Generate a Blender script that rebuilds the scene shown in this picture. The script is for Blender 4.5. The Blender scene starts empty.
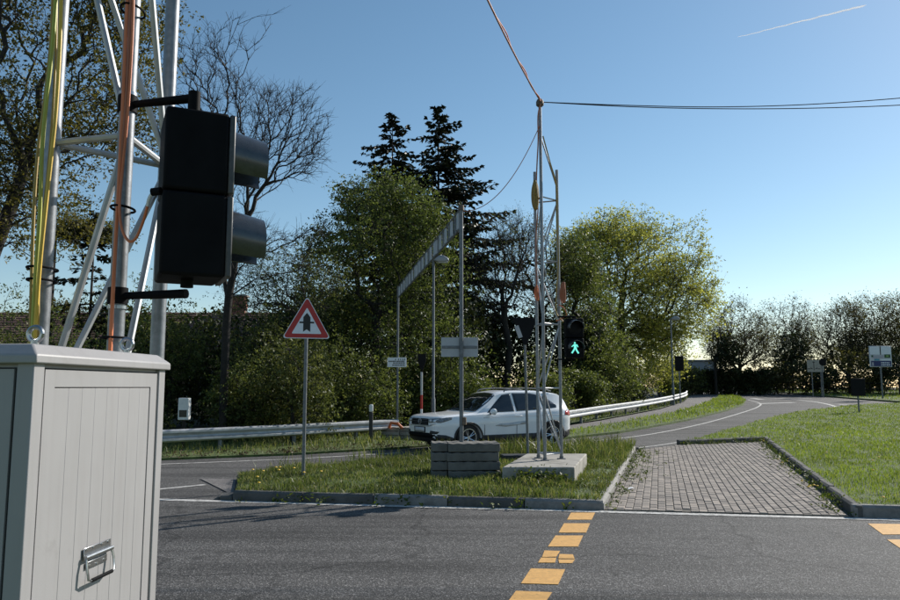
import bpy, bmesh, math, random
import numpy as np
from mathutils import Vector, Matrix
from mathutils.geometry import delaunay_2d_cdt
from mathutils.bvhtree import BVHTree

random.seed(7)
rng = np.random.default_rng(11)
R = math.radians
scene = bpy.context.scene
COL = scene.collection

# ------------------------------------------------------------------ camera, sky, sun, exposure
CAM_H, PITCH, FPX = 1.67, R(6.62), 750.0
cam_d = bpy.data.cameras.new('camera')
cam_d.lens, cam_d.sensor_width = 30.0, 36.0
cam_d.clip_start, cam_d.clip_end = 0.05, 12000
cam = bpy.data.objects.new('camera', cam_d)
cam.location = (0, 0, CAM_H)
cam.rotation_euler = (math.pi / 2 + PITCH, 0, 0)
COL.objects.link(cam)
scene.camera = cam

SUN_AZ, SUN_EL = R(51.5), R(31.5)            # azimuth clockwise from +Y (the view), elevation
world = bpy.data.worlds.new('World')
scene.world = world
world.use_nodes = True
wn = world.node_tree
sky = wn.nodes.new('ShaderNodeTexSky')
sky.sky_type = 'NISHITA'
sky.sun_disc = False
sky.sun_elevation, sky.sun_rotation = SUN_EL, SUN_AZ
sky.air_density, sky.dust_density, sky.ozone_density = 1.0, 0.2, 1.3
sky.altitude = 100
bg = wn.nodes['Background']
hsv = wn.nodes.new('ShaderNodeHueSaturation'); hsv.inputs['Saturation'].default_value = 1.1; hsv.inputs['Hue'].default_value = 0.49
wn.links.new(sky.outputs[0], hsv.inputs['Color'])
wn.links.new(hsv.outputs[0], bg.inputs[0])
bg.inputs[1].default_value = 0.098

sd = bpy.data.lights.new('sun', 'SUN')
sd.energy, sd.angle, sd.color = 4.9, R(0.53), (1.0, 0.95, 0.87)
sun = bpy.data.objects.new('sun', sd)
sdir = Vector((math.sin(SUN_AZ) * math.cos(SUN_EL), math.cos(SUN_AZ) * math.cos(SUN_EL), math.sin(SUN_EL)))
sun.rotation_euler = sdir.to_track_quat('Z', 'Y').to_euler()
sun.location = sdir * 60
COL.objects.link(sun)

vs = scene.view_settings
vs.view_transform, vs.look, vs.gamma, vs.use_curve_mapping = 'Standard', 'None', 1.0, False
vs.exposure = 0.3
scene.cycles.max_bounces = 8
scene.cycles.transparent_max_bounces = 12

# ------------------------------------------------------------------ places on the ground
def rise(y):
    sp = lambda t: 4 * np.log1p(np.exp(np.clip(t / 4, -40, 40)))
    return 0.025 * (sp(np.asarray(y, float) - 24) - sp(np.asarray(y, float) - 84))

def ray(px, py):
    xc, yc = (px - 450) / FPX, (300 - py) / FPX
    c, s = math.cos(PITCH), math.sin(PITCH)
    return Vector((xc, c - yc * s, s + yc * c))

def P(px, py, d):                        # a point at depth d on the ray through a place seen in the photo
    v = ray(px, py)
    return Vector((0, 0, CAM_H)) + v * (d / v.y)

def G(px, py, zoff=0.0):                 # where that ray meets the ground (+zoff)
    v = ray(px, py)
    lo, hi = 1.0, 400.0
    f = lambda d: CAM_H + v.z / v.y * d - (float(rise(d)) + zoff)
    if f(hi) > 0 and f(lo) > 0:
        d = 0
        best = min(np.linspace(5, 120, 400), key=lambda q: abs(f(q)))
        return P(px, py, best)
    d = lo
    while d < hi and f(d) > 0:
        d += 0.25
    lo, hi = d - 0.25, d
    for _ in range(30):
        m = (lo + hi) / 2
        if f(m) > 0: lo = m
        else: hi = m
    return P(px, py, lo)

# ------------------------------------------------------------------ materials
def mat_new(name):
    m = bpy.data.materials.new(name)
    m.use_nodes = True
    nt = m.node_tree
    return m, nt, nt.nodes['Principled BSDF']

def N(nt, t, **kw):
    n = nt.nodes.new(t)
    for k, v in kw.items():
        if k in n.inputs: n.inputs[k].default_value = v
        else: setattr(n, k, v)
    return n

def ramp(nt, fac, stops):
    r = nt.nodes.new('ShaderNodeValToRGB')
    e = r.color_ramp.elements
    while len(e) < len(stops): e.new(0.5)
    for i, (p, c) in enumerate(stops):
        e[i].position = p
        e[i].color = (c[0], c[1], c[2], 1) if not isinstance(c, (int, float)) else (c, c, c, 1)
    nt.links.new(fac, r.inputs[0])
    return r.outputs[0]

def coord(nt):
    return nt.nodes.new('ShaderNodeTexCoord').outputs['Object']

def geo_pos(nt):
    return nt.nodes.new('ShaderNodeNewGeometry').outputs['Position']

def noise(nt, vec, scale, detail=4, rough=0.6):
    n = N(nt, 'ShaderNodeTexNoise', Scale=scale, Detail=detail, Roughness=rough)
    nt.links.new(vec, n.inputs['Vector'])
    return n.outputs['Fac']

def mixc(nt, fac, a, b, mode='MIX'):
    m = nt.nodes.new('ShaderNodeMix')
    m.data_type, m.blend_type = 'RGBA', mode
    if isinstance(fac, (int, float)): m.inputs[0].default_value = fac
    else: nt.links.new(fac, m.inputs[0])
    for i, v in ((6, a), (7, b)):
        if isinstance(v, tuple): m.inputs[i].default_value = (*v[:3], 1)
        else: nt.links.new(v, m.inputs[i])
    return m.outputs[2]

def bump(nt, bsdf, h, strength=0.3, dist=0.01):
    b = N(nt, 'ShaderNodeBump', Strength=strength, Distance=dist)
    nt.links.new(h, b.inputs['Height'])
    nt.links.new(b.outputs[0], bsdf.inputs['Normal'])

def simple(name, col, rough=0.5, metal=0.0, var=0.12, scale=6.0, bstr=0.0, bscale=80, spec=0.5, world_space=False, dirt=None):
    m, nt, b = mat_new(name)
    v = geo_pos(nt) if world_space else coord(nt)
    f = noise(nt, v, scale)
    lo = tuple(c * (1 - var) for c in col); hi = tuple(min(1, c * (1 + var)) for c in col)
    c = ramp(nt, f, [(0.3, lo), (0.7, hi)])
    if dirt:
        d = noise(nt, v, dirt[1], 6, 0.7)
        dm = ramp(nt, d, [(dirt[2], 0.0), (dirt[2] + 0.18, 1.0)])
        c = mixc(nt, dm, c, dirt[0])
    nt.links.new(c, b.inputs['Base Color'])
    b.inputs['Roughness'].default_value = rough
    b.inputs['Metallic'].default_value = metal
    b.inputs['Specular IOR Level'].default_value = spec
    if bstr: bump(nt, b, noise(nt, v, bscale, 5), bstr, 0.004)
    return m

def rnd_island(nt):
    return nt.nodes.new('ShaderNodeNewGeometry').outputs['Random Per Island']

def leaf_mat(name, cols, trans=0.35, rough=0.5, tcol=None):
    m, nt, b = mat_new(name)
    r = rnd_island(nt)
    stops = [(i / (len(cols) - 1), c) for i, c in enumerate(cols)]
    c = ramp(nt, r, stops)
    big = noise(nt, geo_pos(nt), 0.55, 2)
    c = mixc(nt, 1.0, c, ramp(nt, big, [(0.35, 0.75), (0.65, 1.15)]), 'MULTIPLY')
    nt.links.new(c, b.inputs['Base Color'])
    b.inputs['Roughness'].default_value = rough
    b.inputs['Specular IOR Level'].default_value = 0.2
    t = nt.nodes.new('ShaderNodeBsdfTranslucent')
    tc = mixc(nt, 1.0, c, tcol or (1.35, 1.32, 0.7), 'MULTIPLY')
    nt.links.new(tc, t.inputs[0])
    mx = nt.nodes.new('ShaderNodeMixShader')
    mx.inputs[0].default_value = trans
    nt.links.new(b.outputs[0], mx.inputs[1]); nt.links.new(t.outputs[0], mx.inputs[2])
    nt.links.new(mx.outputs[0], nt.nodes['Material Output'].inputs[0])
    return m

def asphalt_mat(name, base, light, tint=(1, 1, 1), bands=False):
    m, nt, b = mat_new(name)
    v = geo_pos(nt)
    vo = N(nt, 'ShaderNodeTexVoronoi', Scale=95.0); nt.links.new(v, vo.inputs['Vector'])
    sp = N(nt, 'ShaderNodeSeparateColor'); nt.links.new(vo.outputs['Color'], sp.inputs[0])
    stones = ramp(nt, sp.outputs[0], [(0.0, base * 0.5), (0.5, base * 0.9), (0.8, base * 1.3), (1.0, light)])
    big = noise(nt, v, 0.8, 5)
    c = mixc(nt, 1.0, stones, ramp(nt, big, [(0.3, 0.82), (0.7, 1.12)]), 'MULTIPLY')
    med = noise(nt, v, 14, 4)
    c = mixc(nt, 1.0, c, ramp(nt, med, [(0.3, 0.85), (0.7, 1.15)]), 'MULTIPLY')
    if bands:                            # darker seams and wheel tracks along the lane
        mp = N(nt, 'ShaderNodeMapping'); mp.inputs['Rotation'].default_value = (0, 0, R(9.5)); mp.inputs['Scale'].default_value = (0.06, 1, 1)
        nt.links.new(v, mp.inputs['Vector'])
        tr = noise(nt, mp.outputs[0], 1.5, 3, 0.55)
        c = mixc(nt, 1.0, c, ramp(nt, tr, [(0.36, 0.6), (0.5, 1.0), (0.68, 1.12)]), 'MULTIPLY')
        # thin tar cracks
        wv = nt.nodes.new('ShaderNodeVectorMath'); wv.operation = 'ADD'
        nz = N(nt, 'ShaderNodeTexNoise', Scale=2.2, Detail=4.0); nt.links.new(v, nz.inputs['Vector'])
        sc_ = nt.nodes.new('ShaderNodeVectorMath'); sc_.operation = 'SCALE'; sc_.inputs[3].default_value = 0.5
        nt.links.new(nz.outputs['Color'], sc_.inputs[0]); nt.links.new(v, wv.inputs[0]); nt.links.new(sc_.outputs[0], wv.inputs[1])
        cr = N(nt, 'ShaderNodeTexVoronoi', Scale=0.22, feature='DISTANCE_TO_EDGE'); nt.links.new(wv.outputs[0], cr.inputs['Vector'])
        crk = ramp(nt, cr.outputs['Distance'], [(0.0, 0.45), (0.0035, 0.6), (0.006, 1.0)])
        c = mixc(nt, 0.8, c, crk, 'MULTIPLY')
        st_ = noise(nt, v, 1.9, 6, 0.75)                     # oil and wear stains
        c = mixc(nt, 1.0, c, ramp(nt, st_, [(0.33, 0.62), (0.42, 1.0), (0.64, 1.0), (0.74, 1.25)]), 'MULTIPLY')
    c = mixc(nt, 1.0, c, tint, 'MULTIPLY')
    nt.links.new(c, b.inputs['Base Color'])
    b.inputs['Roughness'].default_value = 0.82
    b.inputs['Specular IOR Level'].default_value = 0.3
    bump(nt, b, vo.outputs['Distance'], 0.55, 0.006)
    return m

M = {}
M['asphalt'] = asphalt_mat('asphalt', 0.072, 0.25, (1.03, 0.985, 0.95), True)
M['path'] = asphalt_mat('path_asphalt', 0.15, 0.3, (1.05, 0.98, 0.95))
M['soil'] = simple('soil', (0.035, 0.036, 0.016), 0.95, var=0.5, scale=9, bstr=0.5, bscale=30, world_space=True)
M['turf'] = simple('turf', (0.07, 0.1, 0.024), 0.95, var=0.5, scale=5, bstr=0.6, bscale=40, world_space=True)
M['kerb'] = simple('kerb_concrete', (0.1, 0.096, 0.09), 0.92, var=0.3, scale=7, bstr=0.6, bscale=60, dirt=((0.05, 0.05, 0.045), 3.5, 0.48), world_space=True)
M['kerb_light'] = simple('kerb_paler', (0.2, 0.194, 0.184), 0.9, var=0.25, scale=9, bstr=0.6, bscale=70, dirt=((0.11, 0.108, 0.095), 4, 0.52), world_space=True)
M['concrete'] = simple('concrete', (0.31, 0.29, 0.255), 0.9, var=0.2, scale=5, bstr=0.5, bscale=60, dirt=((0.14, 0.13, 0.105), 2.6, 0.52), world_space=True)
M['ballast'] = simple('ballast_concrete', (0.14, 0.132, 0.118), 0.92, var=0.25, scale=6, bstr=0.5, bscale=50, dirt=((0.09, 0.09, 0.085), 3, 0.52), world_space=True)
M['galv'] = simple('galvanised_steel', (0.22, 0.23, 0.245), 0.45, metal=0.6, var=0.22, scale=28, bstr=0.08, bscale=120, dirt=((0.3, 0.31, 0.32), 14, 0.58))
M['galv_dull'] = simple('weathered_zinc', (0.16, 0.168, 0.178), 0.55, metal=0.5, var=0.25, scale=15)
M['chrome'] = simple('bright_zinc', (0.36, 0.37, 0.38), 0.3, metal=1.0, var=0.15, scale=60)
M['black'] = simple('black_plastic', (0.007, 0.007, 0.008), 0.6, var=0.25, scale=9, spec=0.06)
M['black_gloss'] = simple('black_hood', (0.034, 0.037, 0.042), 0.26, var=0.3, scale=30, spec=1.0)
M['flange'] = simple('signal_rim', (0.05, 0.05, 0.052), 0.4, var=0.3, scale=40)
M['cabinet'] = simple('grey_powder_coat', (0.298, 0.289, 0.291), 0.5, var=0.05, scale=3, bstr=0.06, bscale=260, dirt=((0.222, 0.213, 0.207), 4.5, 0.6))
nt_ = M['cabinet'].node_tree; bs_ = nt_.nodes['Principled BSDF']; src_ = bs_.inputs['Base Color'].links[0].from_socket
mp_ = N(nt_, 'ShaderNodeMapping'); mp_.inputs['Scale'].default_value = (1, 1, .06); nt_.links.new(coord(nt_), mp_.inputs['Vector'])
nt_.links.new(mixc(nt_, 1.0, src_, ramp(nt_, noise(nt_, mp_.outputs[0], 26, 4, .65), [(0.3, (0.94, 0.935, 0.925)), (0.5, 1.0), (0.75, 1.02)]), 'MULTIPLY'), bs_.inputs['Base Color'])
M['joint'] = simple('dark_joint', (0.03, 0.03, 0.03), 0.8)
M['white_line'] = simple('road_paint_white', (0.5, 0.485, 0.46), 0.8, var=0.2, scale=40, bstr=0.4, bscale=120, dirt=((0.13, 0.126, 0.12), 13, 0.48), world_space=True)
M['yellow_line'] = simple('road_tape_yellow', (0.6, 0.33, 0.095), 0.75, var=0.12, scale=14, bstr=0.3, bscale=140, dirt=((0.14, 0.1, 0.06), 30, 0.56), world_space=True)
M['paver'] = simple('paver', (0.25, 0.218, 0.19), 0.9, var=0.14, scale=3.0, bstr=0.3, bscale=90, dirt=((0.19, 0.165, 0.15), 8, 0.58), world_space=True)
M['paver2'] = simple('paver_dark', (0.215, 0.188, 0.166), 0.9, var=0.14, scale=3.0, bstr=0.3, bscale=90, dirt=((0.16, 0.14, 0.13), 8, 0.58), world_space=True)
for k_m in ('paver', 'paver2'):
    nt_ = M[k_m].node_tree; bs_ = nt_.nodes['Principled BSDF']
    src_ = bs_.inputs['Base Color'].links[0].from_socket
    ad = N(nt_, 'ShaderNodeMath', operation='ADD'); fr_ = N(nt_, 'ShaderNodeMath', operation='FRACT')
    nt_.links.new(rnd_island(nt_), ad.inputs[0]); nt_.links.new(nt_.nodes.new('ShaderNodeObjectInfo').outputs['Random'], ad.inputs[1]); nt_.links.new(ad.outputs[0], fr_.inputs[0])
    nt_.links.new(mixc(nt_, 1.0, src_, ramp(nt_, fr_.outputs[0], [(0.0, (0.78, 0.77, 0.76)), (0.5, (1.0, 0.99, 0.98)), (1.0, (1.2, 1.17, 1.13))]), 'MULTIPLY'), bs_.inputs['Base Color'])
M['sand'] = simple('joint_sand', (0.08, 0.072, 0.06), 0.95, var=0.4, scale=20, world_space=True)
M['car_paint'], nt_, b_ = mat_new('white_car_paint')
b_.inputs['Base Color'].default_value = (0.78, 0.79, 0.8, 1); b_.inputs['Roughness'].default_value = 0.3
b_.inputs['Coat Weight'].default_value = 0.7; b_.inputs['Coat Roughness'].default_value = 0.06
nt_.links.new(ramp(nt_, noise(nt_, coord(nt_), 3), [(0.3, (0.74, 0.75, 0.76)), (0.7, (0.8, 0.81, 0.82))]), b_.inputs['Base Color'])
M['glass'] = simple('dark_glass', (0.012, 0.014, 0.016), 0.04, var=0.1, spec=0.8)
M['cladding'] = simple('black_cladding', (0.02, 0.02, 0.021), 0.6, var=0.2)
M['rubber'] = simple('tyre_rubber', (0.018, 0.018, 0.018), 0.8, var=0.3, bstr=0.3, bscale=60)
M['alloy'] = simple('alloy', (0.55, 0.56, 0.58), 0.3, metal=0.9, var=0.1)
M['lamp_glass'] = simple('headlamp', (0.16, 0.17, 0.18), 0.08, var=0.5, scale=20, spec=0.9)
M['lamp_white'] = simple('headlamp_lens', (0.7, 0.72, 0.74), 0.1, metal=0.4)
M['red_lamp'] = simple('tail_lamp', (0.42, 0.02, 0.015), 0.15)
M['plate'] = simple('plate', (0.55, 0.56, 0.58), 0.4, var=0.15, scale=14)
M['plate_smudge'] = simple('faded_grey_print', (0.46, 0.47, 0.48), 0.4, var=0.35, scale=5)
M['dim_board'] = simple('cream_board', (0.34, 0.32, 0.27), 0.6)
M['lens_dark'] = simple('dark_lens', (0.006, 0.006, 0.007), 0.5, spec=0.15)
M['rail'] = simple('guardrail_zinc', (0.42, 0.43, 0.44), 0.5, metal=0.5, var=0.2, scale=6, dirt=((0.25, 0.25, 0.25), 3, 0.58))
M['kerb_side'] = simple('pale_kerb', (0.25, 0.238, 0.22), 0.9, var=0.18, scale=14, bstr=0.4, bscale=80, world_space=True)
M['litter_leaf'] = leaf_mat('dead_leaf', [(0.05, 0.03, 0.018), (0.1, 0.06, 0.035), (0.16, 0.11, 0.07)], 0.1)
M['red'] = simple('sign_red', (0.42, 0.022, 0.02), 0.45, var=0.1)
M['sign_white'] = simple('sign_white', (0.74, 0.76, 0.8), 0.4, var=0.06, scale=9, dirt=((0.6, 0.62, 0.66), 6, 0.62))
M['sign_black'] = simple('sign_black', (0.012, 0.012, 0.012), 0.5)
M['sign_back'] = simple('sign_back_grey', (0.4, 0.41, 0.43), 0.5, metal=0.2, var=0.1)
M['sign_dark'] = simple('sign_back_dark', (0.012, 0.012, 0.013), 0.7, spec=0.1)
M['rust'] = simple('clamp_rust', (0.16, 0.12, 0.09), 0.7, metal=0.4, var=0.4, scale=40)
M['cable_y'] = simple('cable_yellow', (0.62, 0.4, 0.04), 0.5, var=0.1, scale=8)
M['cable_g'] = simple('cable_green_yellow', (0.36, 0.37, 0.045), 0.5, var=0.1, scale=8)
M['cable_b'] = simple('cable_ochre', (0.36, 0.24, 0.05), 0.5, var=0.1, scale=8)
M['cable_o'] = simple('cable_orange', (0.62, 0.17, 0.06), 0.5, var=0.1, scale=8)
M['cable_r'] = simple('cable_brown_orange', (0.36, 0.12, 0.055), 0.5, var=0.1, scale=8)
M['cable_w'] = simple('cable_white', (0.7, 0.7, 0.7), 0.4)
M['cable_k'] = simple('cable_black', (0.02, 0.018, 0.018), 0.5)
M['bag_y'] = simple('yellow_coil', (0.27, 0.17, 0.03), 0.6, var=0.3, scale=30)
M['orange_plastic'] = simple('orange_plastic', (0.55, 0.12, 0.03), 0.5)
M['bark'] = simple('bark', (0.045, 0.038, 0.03), 0.95, var=0.4, scale=12, bstr=0.6, bscale=30)
M['bark_dark'] = simple('bark_dark', (0.026, 0.022, 0.019), 0.95, var=0.4, scale=12)
M['bark_grey'] = simple('bark_grey', (0.15, 0.135, 0.12), 0.95, var=0.3, scale=12)
M['leaf_oak'] = leaf_mat('leaf_olive', [(0.05, 0.05, 0.014), (0.1, 0.094, 0.027), (0.16, 0.14, 0.045)], 0.4)
M['leaf_mid'] = leaf_mat('leaf_mid_green', [(0.045, 0.064, 0.024), (0.085, 0.115, 0.038), (0.145, 0.175, 0.062)], 0.42)
M['leaf_bright'] = leaf_mat('leaf_spring', [(0.16, 0.185, 0.05), (0.29, 0.31, 0.09), (0.41, 0.4, 0.14)], 0.55)
M['leaf_bush'] = leaf_mat('leaf_bush', [(0.05, 0.068, 0.022), (0.1, 0.13, 0.042), (0.19, 0.218, 0.082)], 0.42)
M['leaf_pale'] = leaf_mat('leaf_pale', [(0.055, 0.07, 0.022), (0.1, 0.12, 0.04), (0.16, 0.17, 0.07)], 0.35)
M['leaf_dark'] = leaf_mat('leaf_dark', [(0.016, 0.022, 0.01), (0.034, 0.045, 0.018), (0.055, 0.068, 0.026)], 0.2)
M['leaf_far'] = leaf_mat('leaf_far', [(0.05, 0.052, 0.02), (0.085, 0.082, 0.032), (0.13, 0.12, 0.05)], 0.45)
M['needle'] = leaf_mat('needle', [(0.008, 0.012, 0.007), (0.016, 0.023, 0.012), (0.028, 0.036, 0.018)], 0.08)
M['grass'] = leaf_mat('grass_blade', [(0.052, 0.075, 0.022), (0.088, 0.118, 0.034), (0.14, 0.16, 0.055), (0.27, 0.235, 0.13)], 0.4, 0.45, (1.25, 1.35, 0.65))
M['grass_lawn'] = leaf_mat('grass_lawn', [(0.1, 0.155, 0.034), (0.16, 0.22, 0.05), (0.24, 0.265, 0.085)], 0.45, 0.45, (1.4, 1.4, 0.55))
M['weed'] = leaf_mat('weed_leaf', [(0.045, 0.075, 0.014), (0.08, 0.115, 0.022), (0.12, 0.14, 0.035)], 0.35)
M['petal'] = simple('dandelion', (0.75, 0.45, 0.02), 0.6)
M['wall'] = simple('ochre_render', (0.42, 0.3, 0.18), 0.9, var=0.15, scale=1.5, bstr=0.2)
M['tile'] = simple('roof_tile', (0.11, 0.055, 0.04), 0.85, var=0.35, scale=3)
M['brick'] = simple('chimney_brick', (0.28, 0.11, 0.075), 0.85, var=0.3, scale=8)
M['pane'] = simple('window_pane', (0.03, 0.035, 0.04), 0.08, spec=0.8)
M['frame_white'] = simple('white_frame', (0.7, 0.7, 0.68), 0.5)
M['far_wall'] = simple('far_wall', (0.2, 0.22, 0.25), 0.8, var=0.15, scale=0.6)
M['far_roof'] = simple('far_roof', (0.12, 0.13, 0.15), 0.7)
M['blue_print'] = simple('print_blue', (0.02, 0.03, 0.12), 0.5)
M['cyan_print'] = simple('print_cyan', (0.1, 0.3, 0.4), 0.5)
M['green_print'] = simple('print_green', (0.015, 0.07, 0.02), 0.5)
M['leafgreen_print'] = simple('print_light_green', (0.2, 0.34, 0.1), 0.5)
M['grey_print'] = simple('print_grey', (0.4, 0.38, 0.42), 0.5)
M['lamp_grey'] = simple('lantern_grey', (0.3, 0.31, 0.33), 0.45, metal=0.2)
M['litter'] = simple('paper', (0.75, 0.75, 0.75), 0.7)
m, nt, b = mat_new('green_man'); b.inputs['Base Color'].default_value = (0.05, 0.4, 0.35, 1)
b.inputs['Emission Color'].default_value = (0.2, 0.95, 0.8, 1); b.inputs['Emission Strength'].default_value = 0.8
M['green_man'] = m
m, nt, b = mat_new('vapour'); b.inputs['Base Color'].default_value = (0.9, 0.9, 0.9, 1); b.inputs['Roughness'].default_value = 1
tl_ = nt.nodes.new('ShaderNodeBsdfTranslucent'); tl_.inputs[0].default_value = (1, 1, 1, 1)
tp_ = nt.nodes.new('ShaderNodeBsdfTransparent'); mx_ = nt.nodes.new('ShaderNodeMixShader'); mx_.inputs[0].default_value = 0.55
ad_ = nt.nodes.new('ShaderNodeMixShader'); ad_.inputs[0].default_value = 0.6
nt.links.new(b.outputs[0], ad_.inputs[1]); nt.links.new(tl_.outputs[0], ad_.inputs[2])
nt.links.new(tp_.outputs[0], mx_.inputs[1]); nt.links.new(ad_.outputs[0], mx_.inputs[2])
nt.links.new(mx_.outputs[0], nt.nodes['Material Output'].inputs[0]); M['vapour'] = m

# ------------------------------------------------------------------ object helpers
def tag(o, label=None, cat=None, group=None, kind=None):
    if label: o['label'] = label
    if cat: o['category'] = cat
    if group: o['group'] = group
    if kind: o['kind'] = kind
    return o

def thing(name, label, cat, loc=(0, 0, 0), rz=0.0, group=None, kind=None):
    o = bpy.data.objects.new(name, None)
    o.empty_display_size = 0.1
    COL.objects.link(o)
    o.location, o.rotation_euler = loc, (0, 0, rz)
    return tag(o, label, cat, group, kind)

def link(name, me, parent=None):
    o = bpy.data.objects.new(name, me)
    COL.objects.link(o)
    if parent is not None: o.parent = parent
    return o

def mesh_np(name, verts, quads=None, tris=None, mat=None, smooth=False):
    me = bpy.data.meshes.new(name)
    verts = np.asarray(verts, np.float32)
    me.vertices.add(len(verts)); me.vertices.foreach_set('co', verts.ravel())
    q = np.zeros((0, 4), np.int32) if quads is None else np.asarray(quads, np.int32)
    t = np.zeros((0, 3), np.int32) if tris is None else np.asarray(tris, np.int32)
    idx = np.concatenate([q.ravel(), t.ravel()])
    starts = np.concatenate([np.arange(len(q)) * 4, len(q) * 4 + np.arange(len(t)) * 3]).astype(np.int32)
    me.loops.add(len(idx)); me.loops.foreach_set('vertex_index', idx)
    me.polygons.add(len(starts)); me.polygons.foreach_set('loop_start', starts)
    if smooth: me.polygons.foreach_set('use_smooth', np.ones(len(starts), bool))
    me.update(calc_edges=True)
    if mat: me.materials.append(mat)
    return me

class MB:
    """collects boxes, tubes and prisms into ONE mesh"""
    def __init__(s): s.v, s.f = [], []
    def add(s, vs, fs):
        o = len(s.v); s.v += [tuple(v) for v in vs]; s.f += [tuple(i + o for i in f) for f in fs]; return s
    def box(s, c, size, rot=None):
        hx, hy, hz = (q / 2 for q in size)
        pts = [Vector((x, y, z)) for x in (-hx, hx) for y in (-hy, hy) for z in (-hz, hz)]
        if rot is not None: pts = [rot @ p for p in pts]
        pts = [p + Vector(c) for p in pts]
        return s.add(pts, [(0, 1, 3, 2), (4, 6, 7, 5), (0, 4, 5, 1), (2, 3, 7, 6), (0, 2, 6, 4), (1, 5, 7, 3)])
    def tube(s, pts, r, n=8, caps=True):
        pts = [Vector(p) for p in pts]
        rs = r if isinstance(r, (list, tuple)) else [r] * len(pts)
        vs = []
        prev = None
        for i, p in enumerate(pts):
            d = (pts[min(i + 1, len(pts) - 1)] - pts[max(i - 1, 0)]).normalized()
            if prev is None:
                a = d.orthogonal().normalized()
            else:
                a = (prev - d * prev.dot(d)).normalized()
            prev = a
            b = d.cross(a)
            for k in range(n):
                t = 2 * math.pi * k / n
                vs.append(p + (a * math.cos(t) + b * math.sin(t)) * rs[i])
        fs = []
        for i in range(len(pts) - 1):
            for k in range(n):
                fs.append((i * n + k, i * n + (k + 1) % n, (i + 1) * n + (k + 1) % n, (i + 1) * n + k))
        if caps:
            fs.append(tuple(range(n))[::-1]); fs.append(tuple((len(pts) - 1) * n + k for k in range(n)))
        return s.add(vs, fs)
    def prism(s, poly, y0, y1):          # polygon in x,z pushed from y0 to y1
        n = len(poly)
        vs = [Vector((x, y0, z)) for x, z in poly] + [Vector((x, y1, z)) for x, z in poly]
        fs = [tuple(range(n)), tuple(range(2 * n - 1, n - 1, -1))]
        fs += [(i, i + n, (i + 1) % n + n, (i + 1) % n) for i in range(n)]
        return s.add(vs, fs)
    def slab(s, poly, z0, z1):           # polygon in x,y pushed from z0 to z1
        n = len(poly)
        vs = [Vector((x, y, z0)) for x, y in poly] + [Vector((x, y, z1)) for x, y in poly]
        fs = [tuple(range(n))[::-1], tuple(range(n, 2 * n))]
        fs += [(i, (i + 1) % n, (i + 1) % n + n, i + n) for i in range(n)]
        return s.add(vs, fs)
    def lathe(s, prof, n=24, axis='z', c=(0, 0, 0)):
        vs = []
        for r, h in prof:
            for k in range(n):
                t = 2 * math.pi * k / n
                p = (r * math.cos(t), r * math.sin(t), h) if axis == 'z' else (r * math.cos(t), h, r * math.sin(t))
                vs.append(Vector(p) + Vector(c))
        fs = []
        for i in range(len(prof) - 1):
            for k in range(n):
                fs.append((i * n + k, i * n + (k + 1) % n, (i + 1) * n + (k + 1) % n, (i + 1) * n + k))
        return s.add(vs, fs)
    def mesh(s, name, mat, bev=0.0, smooth=False, seg=2):
        me = bpy.data.meshes.new(name)
        me.from_pydata(s.v, [], s.f)
        bm = bmesh.new(); bm.from_mesh(me)
        bmesh.ops.recalc_face_normals(bm, faces=bm.faces)
        if bev:
            es = [e for e in bm.edges if len(e.link_faces) == 2 and e.calc_face_angle(0) > R(35)]
            bev_r = bmesh.ops.bevel(bm, geom=es, offset=bev, segments=seg, affect='EDGES', profile=0.5, clamp_overlap=True)
            for f in bev_r['faces']: f.smooth = True
        if smooth:
            for f in bm.faces: f.smooth = True
            for e in bm.edges:
                if len(e.link_faces) == 2 and e.calc_face_angle(0) > R(38): e.smooth = False
        bm.to_mesh(me); bm.free()
        me.materials.append(mat)
        return me
    def build(s, name, mat, parent=None, bev=0.0, smooth=False, seg=2):
        return link(name, s.mesh(name, mat, bev, smooth, seg), parent)

def rotz(a): return Matrix.Rotation(a, 3, 'Z')

def smooth_path(pts, n=8):
    pts = [Vector(p) for p in pts]
    out = []
    for i in range(len(pts) - 1):
        p0, p1, p2, p3 = pts[max(i - 1, 0)], pts[i], pts[i + 1], pts[min(i + 2, len(pts) - 1)]
        for k in range(n):
            t = k / n
            out.append(0.5 * ((2 * p1) + (p2 - p0) * t + (2 * p0 - 5 * p1 + 4 * p2 - p3) * t * t + (3 * p1 - p0 - 3 * p2 + p3) * t ** 3))
    out.append(pts[-1])
    return out

def in_poly(x, y, poly):
    x, y = np.asarray(x), np.asarray(y)
    c = np.zeros(x.shape, bool)
    n = len(poly)
    for i in range(n):
        x0, y0 = poly[i][:2]; x1, y1 = poly[(i + 1) % n][:2]
        if y0 == y1: continue
        c ^= ((y0 > y) != (y1 > y)) & (x < (x1 - x0) * (y - y0) / (y1 - y0) + x0)
    return c

def fill(poly, step):
    """triangulate a 2D polygon with inner points"""
    b = []
    for i in range(len(poly)):
        p, q = Vector(poly[i][:2]), Vector(poly[(i + 1) % len(poly)][:2])
        k = max(1, int((q - p).length / step))
        b += [p.lerp(q, j / k) for j in range(k)]
    nb = len(b)
    xs = np.array([p.x for p in b]); ys = np.array([p.y for p in b])
    gx, gy = np.meshgrid(np.arange(xs.min() + step / 2, xs.max(), step), np.arange(ys.min() + step / 2, ys.max(), step))
    gx, gy = gx.ravel(), gy.ravel()
    ok = in_poly(gx, gy, poly)
    pts = b + [Vector((float(x), float(y))) for x, y in zip(gx[ok], gy[ok])]
    res = delaunay_2d_cdt(pts, [(i, (i + 1) % nb) for i in range(nb)], [list(range(nb))], 1, 1e-5)
    return [(v.x, v.y) for v in res[0]], [tuple(f) for f in res[2]]

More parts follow.
